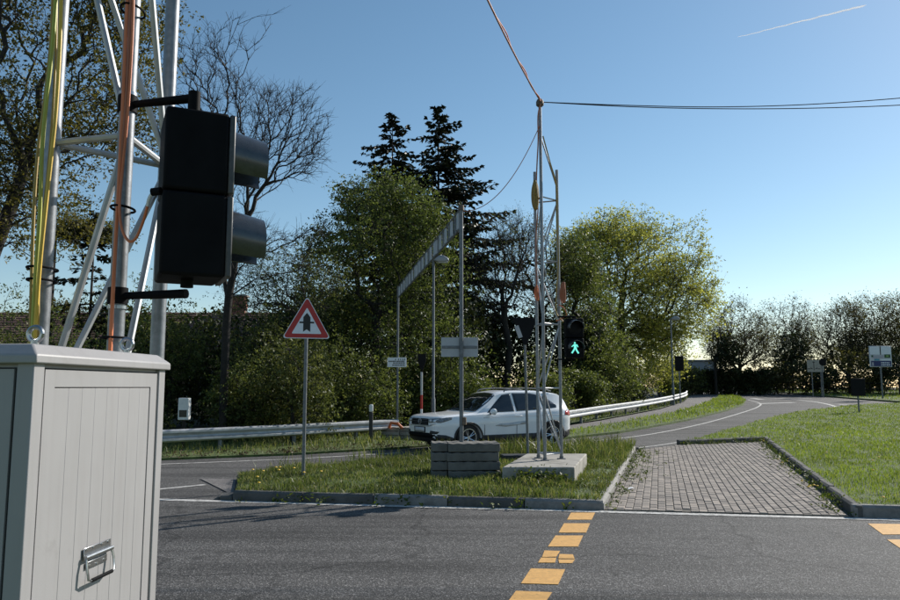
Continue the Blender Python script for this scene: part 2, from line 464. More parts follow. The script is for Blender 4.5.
def sheet(name, poly, zoff, mat, step=1.0, parent=None, zfun=None, skirt=0.0, kind='structure'):
    vs, fs = fill(poly, step)
    V = [(x, y, float(rise(y)) + (zfun(x, y) if zfun else zoff)) for x, y in vs]
    me = bpy.data.meshes.new(name)
    me.from_pydata(V, [], fs)
    me.materials.append(mat)
    bm = bmesh.new(); bm.from_mesh(me)
    bmesh.ops.recalc_face_normals(bm, faces=bm.faces)
    if sum(f.normal.z for f in bm.faces) < 0: bmesh.ops.reverse_faces(bm, faces=bm.faces)
    if skirt:
        be = [e for e in bm.edges if e.is_boundary]
        r = bmesh.ops.extrude_edge_only(bm, edges=be)
        for v in r['geom']:
            if isinstance(v, bmesh.types.BMVert): v.co.z -= skirt
    for f in bm.faces: f.smooth = not skirt
    bm.to_mesh(me); bm.free()
    o = link(name, me, parent)
    if kind: o['kind'] = kind
    return o

def XY(*pp): return [tuple(G(*p)[:2]) for p in pp]

# ------------------------------------------------------------------ ground, roads
gxs = np.concatenate([[-2500, -900, -300, -120], np.arange(-60, 90, 3.0), [120, 300, 900, 2500]])
gys = np.concatenate([[-400, -100, -30], np.arange(-10, 110, 2.0), [140, 250, 600, 1500, 4000]])
GX, GY = np.meshgrid(gxs, gys)
gv = np.stack([GX.ravel(), GY.ravel(), rise(GY.ravel()) - 0.03], 1)
nx = len(gxs)
gq = [(j * nx + i, j * nx + i + 1, (j + 1) * nx + i + 1, (j + 1) * nx + i) for j in range(len(gys) - 1) for i in range(nx - 1)]
ground = link('ground', mesh_np('ground', gv, quads=gq, mat=M['soil'], smooth=True))
ground['kind'] = 'structure'

# key lines (x, y), metres
KF0, KF1 = Vector(G(160, 500.5)[:2]), Vector(G(850, 519.5)[:2])       # outer edge of the white line before the kerbs
kdir = (KF1 - KF0).normalized()
knor = Vector((-kdir.y, kdir.x))
def KF(t, off=0.0):                       # point along the kerb front, off = away from the near road
    p = KF0 + kdir * t + knor * off
    return (p.x, p.y)

far_left = XY((-160, 474), (60, 466), (160, 460.5), (290, 455.5), (400, 449), (490, 442), (575, 434.5))
road_poly = [(-60, 3.6), (60, 3.6), (60, 30), (48, 46)] + XY((900, 392)) + XY((735, 388.9), (690, 389)) + [(22, 62), (11, 40)] + far_left[::-1] + [(-60, 4.6)]
# simple outline: the road sheet runs under verges, islands and paths, which lie on top of it
road_poly = [(-40, 3.4), (45, 3.4), (60, 45), (60, 78), (20, 78), (12, 48), (6.0, 30.0)] + far_left[::-1] + [(-40, 3.8)]
road = sheet('road', road_poly, 0.0, M['asphalt'], 1.6)

# near verge where the camera stands
sheet('verge', [(-40, -12), (45, -12), (45, 3.2), (-40, 3.2)], 0.1, M['turf'], 2.0)

# ---- traffic island outline (kerb foot)
ISL_TIP = KF(0.75, 0.17)
isl_f1 = G(603, 506.5)                        # front right corner
isl_f1 = KF((Vector(isl_f1[:2]) - KF0).dot(kdir), 0.17)
isl_b1 = tuple(G(636, 450.5)[:2])             # rear right corner
isl_b0 = tuple(G(236, 480)[:2])               # rear left
isl_f0 = KF((Vector(G(231, 501)[:2]) - KF0).dot(kdir), 0.17)
isl_bm = tuple(G(470, 459)[:2])
island = [isl_f0, isl_f1, isl_b1, isl_bm, isl_b0]
cx_i = sum(p[0] for p in island) / 5; cy_i = sum(p[1] for p in island) / 5
def edge_dist(x, y, poly):
    best = 1e9
    for i in range(len(poly)):
        a, b = Vector(poly[i][:2]), Vector(poly[(i + 1) % len(poly)][:2])
        d = b - a; t = max(0, min(1, (Vector((x, y)) - a).dot(d) / d.length_squared))
        best = min(best, (Vector((x, y)) - a - d * t).length)
    return best
def isl_z(x, y): return 0.10 + 0.08 * min(1, edge_dist(x, y, island) / 0.8)
def inset(poly, d):
    n = len(poly); out = []
    area = sum(poly[i][0] * poly[(i + 1) % n][1] - poly[(i + 1) % n][0] * poly[i][1] for i in range(n))
    sgn = 1 if area > 0 else -1
    for i in range(n):
        a, b, c = (Vector(poly[(i + k) % n][:2]) for k in (-1, 0, 1))
        d0, d1 = (b - a).normalized(), (c - b).normalized()
        n0, n1 = Vector((-d0.y, d0.x)) * sgn, Vector((-d1.y, d1.x)) * sgn
        m = (n0 + n1)
        m = m.normalized() / max(0.4, m.normalized().dot(n0))
        out.append(tuple(b + m * d))
    return out
isl_in = inset(island, 0.1); isl_grass = inset(island, 0.05)
sheet('island_ground', isl_in, 0.1, M['turf'], 0.4, zfun=isl_z)

# ---- lawn on the right
lw_f0 = KF((Vector(G(857, 519)[:2]) - KF0).dot(kdir), 0.17)
lw_f1 = KF((Vector(lw_f0) - KF0).dot(kdir) + 9.0, 0.17)
lw_c = tuple(G(764, 442)[:2])
lw_b = tuple(G(679, 445.5)[:2])
lawn = [lw_f0, lw_f1, (20, 9.5), (34, 24)] + XY((940, 400.5, .13), (900, 402.5, .13), (857, 404.5, .13), (800, 410.5, .13), (760, 419.5, .13), (720, 430.5, .13), (695, 438.5, .13)) + [lw_b, lw_c]
def lawn_z(x, y):
    e = edge_dist(x, y, lawn)
    return 0.13 + 0.14 * (1 - math.exp(-e / 3.0)) * max(0.0, min(1.0, (30 - y) / 16))
lawn_in = inset(lawn, 0.1)
sheet('lawn', lawn_in, 0.13, M['turf'], 0.6, zfun=lawn_z)

# ---- strip between road and cycle path, far verge, left verge
strip = XY((560, 440), (620, 433.5), (690, 420.5), (728, 411), (743, 405.5), (746, 401.5), (738, 397.5), (722, 395.5), (714, 400), (695, 408), (660, 416.5), (600, 427), (560, 434))
def flat(h): return lambda x, y: h
sheet('verge_strip', strip, 0.07, M['turf'], 0.8, skirt=0.1)
path_poly = XY((560, 434), (600, 427), (660, 416.5), (695, 408), (714, 400), (722, 394.8), (712, 391.5), (692, 391.5), (690, 396), (684, 402), (660, 409.5), (600, 421), (560, 427))
sheet('cycle_path', path_poly, 0.012, M['path'], 1.0)
far_verge = XY((735, 390.6), (780, 392.8), (840, 398.2), (905, 403.2), (1000, 410)) + [(70, 60), (80, 75)] + XY((960, 393.8), (860, 390.3), (800, 389.6))
sheet('far_verge', far_verge, 0.1, M['turf'], 2.0, skirt=0.12)
foot = XY((800, 389.4), (860, 390.0), (960, 393.3)) + [(80, 76), (80, 80), (40, 80)]
left_verge = [p for p in far_left] + [(4.0, 32.5), (-2.5, 27), (-9, 21.5), (-40, 19)]
def lv_z(x, y): return 0.02 + 0.06 * min(1, max(0, edge_dist(x, y, far_left + [(5, 60), (-40, 60)])))
sheet('roadside_verge', left_verge, 0.05, M['turf'], 0.8, skirt=0.12)
rv2 = XY((560, 427), (600, 421), (660, 409.5), (684, 402), (690, 396), (692, 391.5)) + [(16.5, 56), (9, 38), (3.5, 31)]
sheet('railside_verge', rv2, 0.06, M['turf'], 1.0)

# ---- paving: sub-base and blocks
pav = [isl_f1, KF((Vector(lw_f0) - KF0).dot(kdir), 0.17), lw_c, lw_b, isl_b1]
sheet('paving_bed', inset(pav, 0.0), 0.012, M['sand'], 1.0)
paving = thing('paving', None, None, (0, 0, 0), 0, None, 'structure')
u = (Vector(isl_b1) - Vector(isl_f1)).normalized()
u = Vector((math.sin(R(15.5)), math.cos(R(15.5))))
v_ = Vector((u.y, -u.x))
BW, BL, GAP = 0.108, 0.216, 0.007
cells = []
o_ = Vector(isl_f1)
fl_a, fl_b = Vector(isl_f1), Vector(pav[1])
fl_n = Vector((-(fl_b - fl_a).y, (fl_b - fl_a).x)).normalized()
cut_cells = []
for i in range(-12, 75):
    for j in range(-6, 76):
        c = o_ + v_ * (i * BW) + u * ((j + (0.5 if i % 2 else 0)) * BL)
        if c.y > 30: continue
        q = [c + v_ * sx * BW / 2 + u * sy * BL / 2 for sx, sy in ((-1, -1), (1, -1), (1, 1), (-1, 1))]
        ins = in_poly([p.x for p in q], [p.y for p in q], pav)
        if ins.all(): cells.append((c.length, c))
        elif ins.sum() == 2 and abs((c - fl_a).dot(fl_n)) < BL * .7:
            poly2 = []
            gq_ = [c + v_ * sx * (BW - GAP) / 2 + u * sy * (BL - GAP) / 2 for sx, sy in ((-1, -1), (1, -1), (1, 1), (-1, 1))]
            for a_i in range(4):
                A0, A1 = gq_[a_i], gq_[(a_i + 1) % 4]
                s0_, s1_ = (A0 - fl_a).dot(fl_n) - .01, (A1 - fl_a).dot(fl_n) - .01
                if s0_ >= 0: poly2.append(A0)
                if (s0_ >= 0) != (s1_ >= 0): poly2.append(A0.lerp(A1, s0_ / (s0_ - s1_)))
            if len(poly2) >= 3: cut_cells.append(poly2)
cells.sort(key=lambda t: t[0])
def block_mb(mb, c, ang, w, l, z, tilt):
    rot = rotz(ang) @ Matrix.Rotation(tilt[0], 3, 'X') @ Matrix.Rotation(tilt[1], 3, 'Y')
    e = 0.007
    pts = []
    for (sx, sy, zz, k) in [(-1, -1, -0.03, 0), (1, -1, -0.03, 0), (1, 1, -0.03, 0), (-1, 1, -0.03, 0)] + \
            [(sx, sy, 0.018, 0) for sx, sy in ((-1, -1), (1, -1), (1, 1), (-1, 1))] + [(sx, sy, 0.025, e) for sx, sy in ((-1, -1), (1, -1), (1, 1), (-1, 1))]:
        p = rot @ Vector((sx * (w / 2 - k), sy * (l / 2 - k), zz))
        pts.append(p + Vector((c[0], c[1], z)))
    fs = [(8, 9, 10, 11)]
    for a in (0, 4):
        for k in range(4): fs.append((a + k, a + (k + 1) % 4, a + 4 + (k + 1) % 4, a + 4 + k))
    mb.add(pts, fs)
pmesh = []
for k in range(6):
    mb = MB(); block_mb(mb, (0, 0), 0, BW - GAP, BL - GAP, 0, (random.uniform(-.008, .008), random.uniform(-.012, .012)))
    pmesh.append(mb.mesh('paving_block', M['paver'] if k % 3 else M['paver2']))
ang = -R(15.5)
rest, rest2 = MB(), MB()
for n, (d, c) in enumerate(cells):
    z = float(rise(c.y)) + random.uniform(-.0035, .0035)
    if n < 300:
        o = link('paving_block', random.choice(pmesh), paving)
        o.location = (c.x, c.y, z); o.rotation_euler = (0, 0, ang)
    else:
        block_mb(rest if random.random() < .66 else rest2, c, ang, BW - GAP, BL - GAP, z, (random.uniform(-.008, .008), random.uniform(-.012, .012)))
cutmb = MB()
for p2 in cut_cells: cutmb.slab([tuple(p) for p in p2], -.02, .024)
tag(cutmb.build('cut_blocks', M['paver'], paving), kind='stuff')
tag(rest.build('paving_blocks_beyond', M['paver'], paving), kind='stuff')
tag(rest2.build('darker_paving_blocks_beyond', M['paver2'], paving), kind='stuff')

# ---- kerbs: stones one by one
def kerb(label_kind, pts, h, w, inward, mats, length=1.0, light=()):
    root = thing('kerb', None, None, (0, 0, 0), 0, None, 'structure')
    k = 0
    for i in range(len(pts) - 1):
        a, b = Vector(pts[i][:2]), Vector(pts[i + 1][:2])
        d = b - a; L = d.length; n = max(1, round(L / length)); d.normalize()
        nn = Vector((-d.y, d.x)) * inward
        s = L / n
        for j in range(n):
            p = a + d * (s * (j + 0.5)) + nn * (w / 2)
            mb = MB()
            hh = h + random.uniform(-.006, .006)
            z = float(rise(p.y))
            prof = [(-w / 2, -0.15), (w / 2, -0.15), (w / 2, hh), (-w / 2 + 0.035, hh), (-w / 2, hh - 0.03)]
            ln = s - 0.012
            vs = [Vector((-ln / 2, y, zz)) for y, zz in prof] + [Vector((ln / 2, y, zz)) for y, zz in prof]
            fs = [(0, 1, 2, 3, 4), (9, 8, 7, 6, 5)] + [(q, q + 5, (q + 1) % 5 + 5, (q + 1) % 5) for q in range(5)]
            mb.add(vs, fs)
            if inward < 0: mb.v = [(-x, -y, zz) for x, y, zz in mb.v]
            mt = mats[1] if (k in light or (-1 in light and j == n - 1)) else mats[0]
            o = mb.build('kerb_stone', mt, root, bev=0.007, seg=1)
            if inward < 0: o.rotation_euler = (0, 0, math.atan2(-d.y, -d.x))
            o.rotation_euler = (0, random.uniform(-.006, .006), math.atan2(d.y, d.x) + random.uniform(-.008, .008))
            if inward < 0:
                o.rotation_euler = (0, 0, math.atan2(d.y, d.x) )
            o.location = (p.x, p.y, z)
            k += 1
    return root
kerb('island', [isl_f0, isl_f1], 0.135, 0.13, 1, (M['kerb'], M['kerb_light']), 1.0, light=(2, -1))  # chosen front stones take the paler kerb colour
kerb('island side', [isl_f1, isl_b1], 0.12, 0.12, 1, (M['kerb_side'], M['kerb_light']))
kerb('island back', [isl_b1, isl_bm, isl_b0], 0.1, 0.12, 1, (M['kerb'], M['kerb_light']))
kerb('lawn', [lw_f0, lw_f1], 0.15, 0.12, 1, (M['kerb_light'], M['kerb']))
kerb('lawn side', [lw_b, lw_c, lw_f0], 0.15, 0.11, 1, (M['kerb'], M['kerb_light']))
# broken low kerb end and concrete apron at the island's left tip
nose = thing('kerb', None, None, (0, 0, 0), 0, None, 'structure')
a_, b2_ = Vector(ISL_TIP), Vector(isl_f0)
mid = (a_ + b2_) / 2; d_ = (b2_ - a_).normalized(); nn_ = Vector((-d_.y, d_.x))
for (t0_, t1_, h0_, h1_) in ((0.0, .32, .02, .1), (.33, .98, .1, .12)):
    p0_, p1_ = a_.lerp(b2_, t0_), a_.lerp(b2_, t1_)
    w0_ = nn_ * .16
    MB().add([(*p0_, -.1), (*p1_, -.1), (*(p1_ + w0_), -.1), (*(p0_ + w0_), -.1), (*p0_, h0_ * .6), (*p1_, h1_ * .6), (*(p1_ + w0_), h1_), (*(p0_ + w0_), h0_)],
             [(0, 3, 2, 1), (4, 5, 6, 7), (0, 1, 5, 4), (1, 2, 6, 5), (2, 3, 7, 6), (3, 0, 4, 7)]).build('kerb_end_stone', M['kerb'], nose, bev=0.02, seg=2)
sheet('apron', [tuple(a_ + nn_ * .1 + d_ * .4), isl_f0, isl_b0, tuple(Vector(isl_b0) - d_ * .7)], 0.012, M['path'], 0.4)

# ---- painted lines: laid on the road as sheets
def ribbon(name, pts, w, mat, z=0.006, step=0.8, kind='structure'):
    pts = [Vector(p[:2]) for p in pts]
    fine = []
    for i in range(len(pts) - 1):
        k = max(1, int((pts[i + 1] - pts[i]).length / step))
        fine += [pts[i].lerp(pts[i + 1], j / k) for j in range(k)]
    fine.append(pts[-1])
    vs, fs = [], []
    for i, p in enumerate(fine):
        d = (fine[min(i + 1, len(fine) - 1)] - fine[max(i - 1, 0)]).normalized()
        n = Vector((-d.y, d.x)) * w / 2
        for q in (p - n, p + n): vs.append((q.x, q.y, float(rise(q.y)) + z))
    fs = [(2 * i, 2 * i + 2, 2 * i + 3, 2 * i + 1) for i in range(len(fine) - 1)]
    me = bpy.data.meshes.new(name); me.from_pydata(vs, [], fs); me.materials.append(mat)
    bm = bmesh.new(); bm.from_mesh(me); bmesh.ops.recalc_face_normals(bm, faces=bm.faces)
    if sum(f.normal.z for f in bm.faces) < 0: bmesh.ops.reverse_faces(bm, faces=bm.faces)
    bm.to_mesh(me); bm.free()
    o = link(name, me); o['kind'] = kind
    return o
ribbon('road_edge_line', [KF(-6, 0.05), KF(0, .05), KF(2.2, 0.05), KF(16, 0.05)], 0.16, M['white_line'])
ribbon('road_edge_line', XY((60, 499), (160, 489.5), (205, 485)), 0.12, M['white_line'])
ribbon('road_edge_line', XY((-100, 475.5), (160, 464.5), (290, 459.5), (400, 453)), 0.1, M['white_line'])
ribbon('road_edge_line', XY((633, 448.5), (655, 446.0), (680, 442.2)), 0.1, M['white_line'])
ribbon('road_edge_line', [tuple(p) for p in [Vector(q[:2]) for q in smooth_path([(*q, 0) for q in XY((560, 444), (640, 436), (700, 424.5), (738, 414), (757, 407.5), (760, 403.5), (748, 400))], 6)]], 0.11, M['white_line'])
ribbon('road_edge_line', [tuple(q[:2]) for q in smooth_path([(*q, 0) for q in XY((762, 397.5), (790, 399.3), (815, 402), (832, 405.5), (838, 409))], 6)], 0.22, M['white_line'])
ribbon('lane_marking', XY((758, 403.8), (794, 402.6)), 0.5, M['white_line'])
ribbon('lane_marking', XY((797, 398), (812, 399)), 0.3, M['white_line'])
ribbon('lane_marking', XY((838, 404.3), (849, 405.2)), 0.3, M['white_line'])
ribbon('lane_marking', XY((752, 398.4), (762, 399.6)), 0.5, M['white_line'])

def tape(pxs, name='yellow_marking'):
    q = [Vector(G(*p)[:2]) for p in pxs]
    return MB().slab([tuple(p) for p in q], 0.003, 0.007)
yl = [
    [(571, 513), (595, 513), (591.5, 520), (567, 520)],
    [(564, 523.7), (590, 523.7), (586, 533), (558.5, 533)],
    [(555.5, 536), (583, 536), (578, 547), (548, 547)],
    [(531, 569), (565, 570), (558, 585), (521, 584)],
    [(516, 591.5), (552, 593), (540, 610), (503, 609)],
    [(490, 617), (532, 619), (519, 640), (470, 638)],
    [(868, 524), (912, 524.6), (925, 534.5), (883, 535)],
    [(887, 540), (932, 540), (950, 553), (907, 553)]]
for k, q in enumerate(yl):
    tag(tape(q).build('yellow_marking', M['yellow_line']), None, None, None, 'structure')
mk = thing('yellow_marking', None, None, (0, 0, 0), 0, None, 'structure')
for q in ([(544.5, 551), (560, 551.5), (556, 557.3), (542, 557.6)], [(541, 558.2), (556.2, 558.3), (555, 563.2), (538, 563.2)],
          [(559.5, 554.6), (573, 555), (574.5, 559.2), (558.4, 559)], [(558.5, 560), (574.8, 560), (572, 563.6), (559, 563.6)]):
    tape(q).build('torn_piece', M['yellow_line'], mk)

# ------------------------------------------------------------------ lattice masts
def lattice(root, tubes, zb, tr, rungs, br=0.0135):
    for (x, y, zt) in tubes:
        MB().tube([(x, y, zb), (x, y, zt)], tr, 14).build('tube', M['galv'], root, smooth=True)
        b = MB(); b.box((x, y, zb + .006), (.13, .13, .012)); b.tube([(x, y, zb), (x, y, zb + .05)], tr * 1.3, 10)
        b.build('base_plate', M['galv_dull'], root)
    for k, z in enumerate(rungs):
        for i in range(3):
            a, c = tubes[i], tubes[(i + 1) % 3]
            if z > min(a[2], c[2]) - .02: continue
            MB().tube([(a[0], a[1], z), (c[0], c[1], z)], br, 8).build('crossbar', M['rail'], root, smooth=True)
            if k + 1 < len(rungs) and rungs[k + 1] < min(a[2], c[2]):
                z1 = rungs[k + 1]
                lo, hi = (a, c) if (i + k) % 2 == 0 else (c, a)
                MB().tube([(lo[0], lo[1], z + .03), (hi[0], hi[1], z1 - .03)], br, 8).build('diagonal_brace', M['rail'], root, smooth=True)

# slab under the far mast
sA, sB, sR = Vector(P(502, 466, 12.0)[:2]), Vector(P(574.5, 467, 12.0)[:2]), None
sdirv = Vector((math.sin(R(14.6)), math.cos(R(14.6))))
slab_pts = [tuple(sA), tuple(sB), tuple(sB + sdirv * 2.5), tuple(sA + sdirv * 2.5)]
SLAB_Z = 0.42
sl = MB().slab(slab_pts, 0.08, SLAB_Z).build('mast_foundation', M['concrete'], None, bev=0.02)
tag(sl, 'pale weathered concrete slab under the far lattice mast', 'slab')

TR = 0.028
A, B, C = P(545, 458, 13.05), P(538.5, 454, 13.5), P(561.5, 456.5, 13.35)
mast = thing('lattice_mast', 'slim galvanised lattice mast on a concrete slab in the grassy island', 'mast', (A.x, A.y, SLAB_Z))
ztA = P(541, 103, 13.05).z
tl = [(0, 0, ztA - SLAB_Z), (B.x - A.x, B.y - A.y, P(537, 172, 13.5).z - SLAB_Z), (C.x - A.x, C.y - A.y, P(557, 170, 13.35).z - SLAB_Z)]
lattice(mast, tl, 0.0, TR, [.1 + 1.13 * k for k in range(5)])
MB().tube([(tl[2][0], tl[2][1], P(557, 188, 13.35).z - SLAB_Z), (0.0, 0.0, P(543, 136, 13.05).z - SLAB_Z)], .012, 8).build('stay_bar', M['galv'], mast, smooth=True)
MB().lathe([(0, .09), (.05, .085), (.07, .04), (.07, -.02), (.04, -.05), (0, -.05)], 12, 'z', (0, 0, ztA - SLAB_Z - .02)).build('cable_head', M['rust'], mast, smooth=True)

# near mast behind the cabinet, left
L1, M1, R1 = Vector((-1.525, 2.79, 0)), Vector((-1.205, 2.70, 0)), Vector((-1.205, 3.09, 0))
mast2 = thing('lattice_mast', 'thick galvanised lattice mast rising right behind the grey cabinet', 'mast', (M1.x, M1.y, 0.1))
tl2 = [(0, 0, 6.5), (L1.x - M1.x, L1.y - M1.y, 6.1), (R1.x - M1.x, R1.y - M1.y, 6.1)]
lattice(mast2, tl2, 0.0, 0.0285, [.24 + 1.13 * k for k in range(6)], 0.0135)

# ------------------------------------------------------------------ cabinet
CZ = P(35, 343, 1.8).z                     # top of lid
crn = P(33, 387, 1.8)
cab_az = R(3.8)
cab = thing('control_cabinet', 'light grey planked control cabinet with folding handle at the left edge', 'cabinet', (crn.x, crn.y, 0), -cab_az)
W, Ld = 0.62, 0.71                          # width to -x, length to +y
zb0, zb1 = 0.62, CZ - 0.046
MB().box((-W / 2, Ld / 2, (zb0 + zb1) / 2), (W - .024, Ld - .024, zb1 - zb0)).build('body', M['cabinet'], cab)
# corner posts
for (x, y) in ((-.022, .022), (-.022, Ld - .022), (-W + .022, .022), (-W + .022, Ld - .022)):
    MB().box((x, y, (zb0 + zb1) / 2), (.044, .044, zb1 - zb0)).build('corner_post', M['cabinet'], cab, bev=.004)
# right face: door frame and planks
def panel(face, y0, y1, planks):
    # panel in local coords: along t, up z, outward offset o
    def bx(mb, t0, t1, z0, z1, o0, o1):
        if face == 'x': mb.box(((o0 + o1) / 2 - .012, (t0 + t1) / 2, (z0 + z1) / 2), (o1 - o0, t1 - t0, z1 - z0))
        else: mb.box((-(t0 + t1) / 2, -(o0 + o1) / 2 + .012, (z0 + z1) / 2), (t1 - t0, o1 - o0, z1 - z0))
    zt = zb1 - .012
    bk = MB(); bx(bk, y0, y1, zb0, zt, 0.0, .0015); bk.build('dark_recess', M['joint'], cab)
    g = .004; fw = .047
    fr = MB()
    bx(fr, y0 + g, y0 + fw, zb0 + g, zt - g, .0, .008); bx(fr, y1 - fw, y1 - g, zb0 + g, zt - g, .0, .008)
    bx(fr, y0 + fw, y1 - fw, zt - fw, zt - g, .0, .008); bx(fr, y0 + fw, y1 - fw, zb0 + g, zb0 + fw, .0, .008)
    fr.build('door_frame', M['cabinet'], cab)
    a, e = y0 + fw + .0015, y1 - fw - .003
    s = (e - a) / planks
    for k in range(planks):
        p = MB(); bx(p, a + s * k + .0002, a + s * (k + 1) - .0002, zb0 + fw + .001, zt - fw - .003, .001, .0062)
        p.build('plank', M['cabinet'], cab, bev=.0009, seg=1)
panel('x', .048, Ld - .048, 8)
panel('y', .048, W - .048, 6)
# lid
lo, li = .012, -.02
zt0 = zb1 - .003
def ring(o, z): return [(o, -o, z), (o, Ld + o, z), (-W - o, Ld + o, z), (-W - o, -o, z)]
rr = ring(lo, zt0) + ring(lo, zt0 + .022) + ring(li, zt0 + .049)
lid = MB().add(rr, [(3, 2, 1, 0)] + [(b + k, b + (k + 1) % 4, b + 4 + (k + 1) % 4, b + 4 + k) for b in (0, 4) for k in range(4)] + [(8, 9, 10, 11)])
lid.build('lid', M['cabinet'], cab, bev=.004)
MB().box((-W / 2, Ld / 2, .31), (W + .1, Ld + .1, .61)).build('concrete_base', M['concrete'], cab, bev=.015)
for y in (.09, Ld - .15):
    e = MB()
    ctr = Vector((-.06, y, CZ + .028))
    e.tube([ctr + Vector((math.cos(t) * .018, math.sin(t) * .0, math.sin(t) * .018)) for t in np.linspace(0, 2 * math.pi, 21)], .0062, 8, caps=False)
    e.tube([(-.06, y, CZ - .01), (-.06, y, CZ + .012)], .01, 10)
    e.build('lifting_eye', M['chrome'], cab, smooth=True)
# folding handle on the right face
hy, hz = P(103, 553, 1.8), None
hc_y, hc_z = .335, 1.19
hd = thing('handle', None, None); hd.parent = cab; hd.location = (.0, hc_y, hc_z); hd.scale = (.5, 1.12, .62)
hp = MB()
hp.box((-.0015, 0, .057), (.004, .125, .05)); hp.box((-.0015, 0, .004), (.004, .095, .03))
hp.build('back_plate', M['chrome'], hd, bev=.0015, seg=1)
hp = MB(); hp.tube([(.012, -.062, .042), (.012, .062, .042)], .010, 12); hp.build('hinge_barrel', M['chrome'], hd, smooth=True)
hp = MB()
path = [(.012, -.058, .042), (.022, -.062, 0), (.032, -.06, -.05), (.034, -.05, -.056), (.034, .05, -.056), (.032, .06, -.05), (.022, .062, 0), (.012, .058, .042)]
hp.tube(path, .0048, 10); hp.build('bail', M['chrome'], hd, smooth=True)
hp = MB(); hp.tube([(.034, -.047, -.056), (.034, .047, -.056)], .0085, 12); hp.build('grip', M['black'], hd, smooth=True)
for (yy, zz) in ((-.05, .073), (-.02, .073), (.02, .073), (.05, .073), (-.035, 0), (.035, 0), (0, -.004)):
    hp = MB(); hp.lathe([(0, .004), (.005, .003), (.006, 0)], 10, 'z'); hp.v = [(z + .0005, x + yy, y + zz) for x, y, z in hp.v]
    hp.build('rivet', M['chrome'], hd, smooth=True)

# ------------------------------------------------------------------ near signal head (seen from its side)
sig_az = R(65)
u_s = Vector((math.sin(sig_az), math.cos(sig_az), 0))          # the way it faces
w_s = Vector((-u_s.y, u_s.x, 0))                                # across, away from the camera
s0 = P(158.5, 283, 2.5); zlo = s0.z + .03; zhi = P(162, 108, 2.5).z + .016
SH = zhi - zlo; SD, SWd = 0.215, 0.26
sig = thing('traffic_signal', 'big black two lens signal head bracketed to the near mast, facing right', 'traffic light', (s0.x, s0.y, zlo), math.atan2(u_s.y, u_s.x))
# local: +x = facing, +y = across (away from the camera)
for k in range(2):
    z0 = SH * k / 2
    MB().box((SD / 2, SWd / 2, z0 + SH / 4), (SD, SWd, SH / 2 - .004)).build('housing', M['black'], sig, bev=.012)
    MB().box((SD + .011, SWd / 2, z0 + SH / 4), (.022, SWd - .004, SH / 2 - .008)).build('lens_door', M['flange'], sig, bev=.006)
    vz = z0 + SH / 4 + .015
    ln = MB().lathe([(0, .012), (.07, .008), (.1, 0)], 28, 'z', (0, 0, 0)).build('lens', M['black_gloss'], sig, smooth=True)
    ln.rotation_euler = (0, R(90), 0); ln.location = (SD + .022, SWd / 2, vz)
    vv, vf = [], []
    n = 28
    for (xx, rr_) in ((0, .108), (.125, .098)):
        for r2 in (rr_, rr_ - .004):
            for q in range(n + 1):
                t = R(-38) + (math.pi + R(76)) * q / n
                x2 = xx
                vv.append((SD + .022 + x2, SWd / 2 + r2 * math.cos(t), vz + r2 * math.sin(t) - x2 * .14))
    m_ = n + 1
    for q in range(n):
        vf += [(q, q + 1, 2 * m_ + q + 1, 2 * m_ + q), (m_ + q, 3 * m_ + q, 3 * m_ + q + 1, m_ + q + 1), (2 * m_ + q, 2 * m_ + q + 1, 3 * m_ + q + 1, 3 * m_ + q)]
    vf += [(0, 2 * m_, 3 * m_, m_), (n, m_ + n, 3 * m_ + n, 2 * m_ + n)]
    MB().add(vv, vf).build('visor', M['black_gloss'], sig, smooth=True)
def sig_loc(p):                            # world -> signal local
    return sig_mw.inverted() @ Vector(p)
sig_mw = Matrix.Translation(Vector((s0.x, s0.y, zlo))) @ Matrix.Rotation(math.atan2(u_s.y, u_s.x), 4, 'Z')
for (za, drop, ytip) in ((P(130, 105, 2.70).z, 0, SH), (P(119, 296, 2.70).z, 1, 0)):
    a0 = sig_loc((M1.x, M1.y, za)); zt = a0.z
    tip = Vector((.10, .1, zt))
    arm = MB().tube([a0 + Vector((0, 0, 0)), a0.lerp(tip, .5), tip], [.013, .015, .017], 10)
    arm.tube([tip + Vector((0, 0, .022)), Vector((.10, .1, ytip))], .022, 14)
    arm.build('bracket_arm', M['black'], sig, smooth=True)
    MB().tube([a0 + Vector((0, 0, -.03)), a0 + Vector((0, 0, .03))], .035, 16).build('clamp', M['black'], sig, smooth=True)
    MB().tube([a0 + Vector((0, 0, -.048 if drop else .034)), a0 + Vector((0, 0, -.036 if drop else .046))], .0335, 16).build('clamp_band', M['chrome'], sig, smooth=True)

# ------------------------------------------------------------------ cables on the near mast
def cable(label, pts, r, mat, n=7, group=None, name='cable', sub=8):
    o = MB().tube(smooth_path(pts, sub), r, n).build(name, mat, None, smooth=True)
    return tag(o, label, 'cable', group)
ZL = CZ + .0
dL = 2.70
cable('ochre yellow cable on the left of the bundle on the leftmost mast tube', [P(54, -40, dL), P(51, 40, dL), P(44, 105, dL), P(38, 150, dL), P(34, 205, dL), P(31.5, 280, dL), P(30, 350, dL)], .0062, M['cable_b'])
cable('green yellow cable in the middle of the bundle on the leftmost mast tube', [P(58, -40, dL - .02), P(53, 40, dL - .02), P(46, 105, dL - .02), P(42, 150, dL - .02), P(40, 210, dL - .02), P(35.5, 275, dL - .02), P(31.5, 350, dL - .02)], .0075, M['cable_g'])
cable('bright yellow cable crossing the front of the leftmost mast tube', [P(62, -40, dL - .025), P(60, 40, dL - .03), P(56, 110, dL - .03), P(52, 150, dL - .03), P(46, 205, dL - .03), P(39.5, 270, dL - .03), P(34, 350, dL - .02)], .007, M['cable_y'])
cable('thin ochre cable lying close against the leftmost mast tube', [P(57, -40, dL + .01), P(56, 40, dL), P(53, 110, dL - .01), P(48, 170, dL - .01), P(42, 230, dL - .01), P(39, 285, dL), P(38, 350, dL)], .0045, M['cable_b'])
dM = 2.615
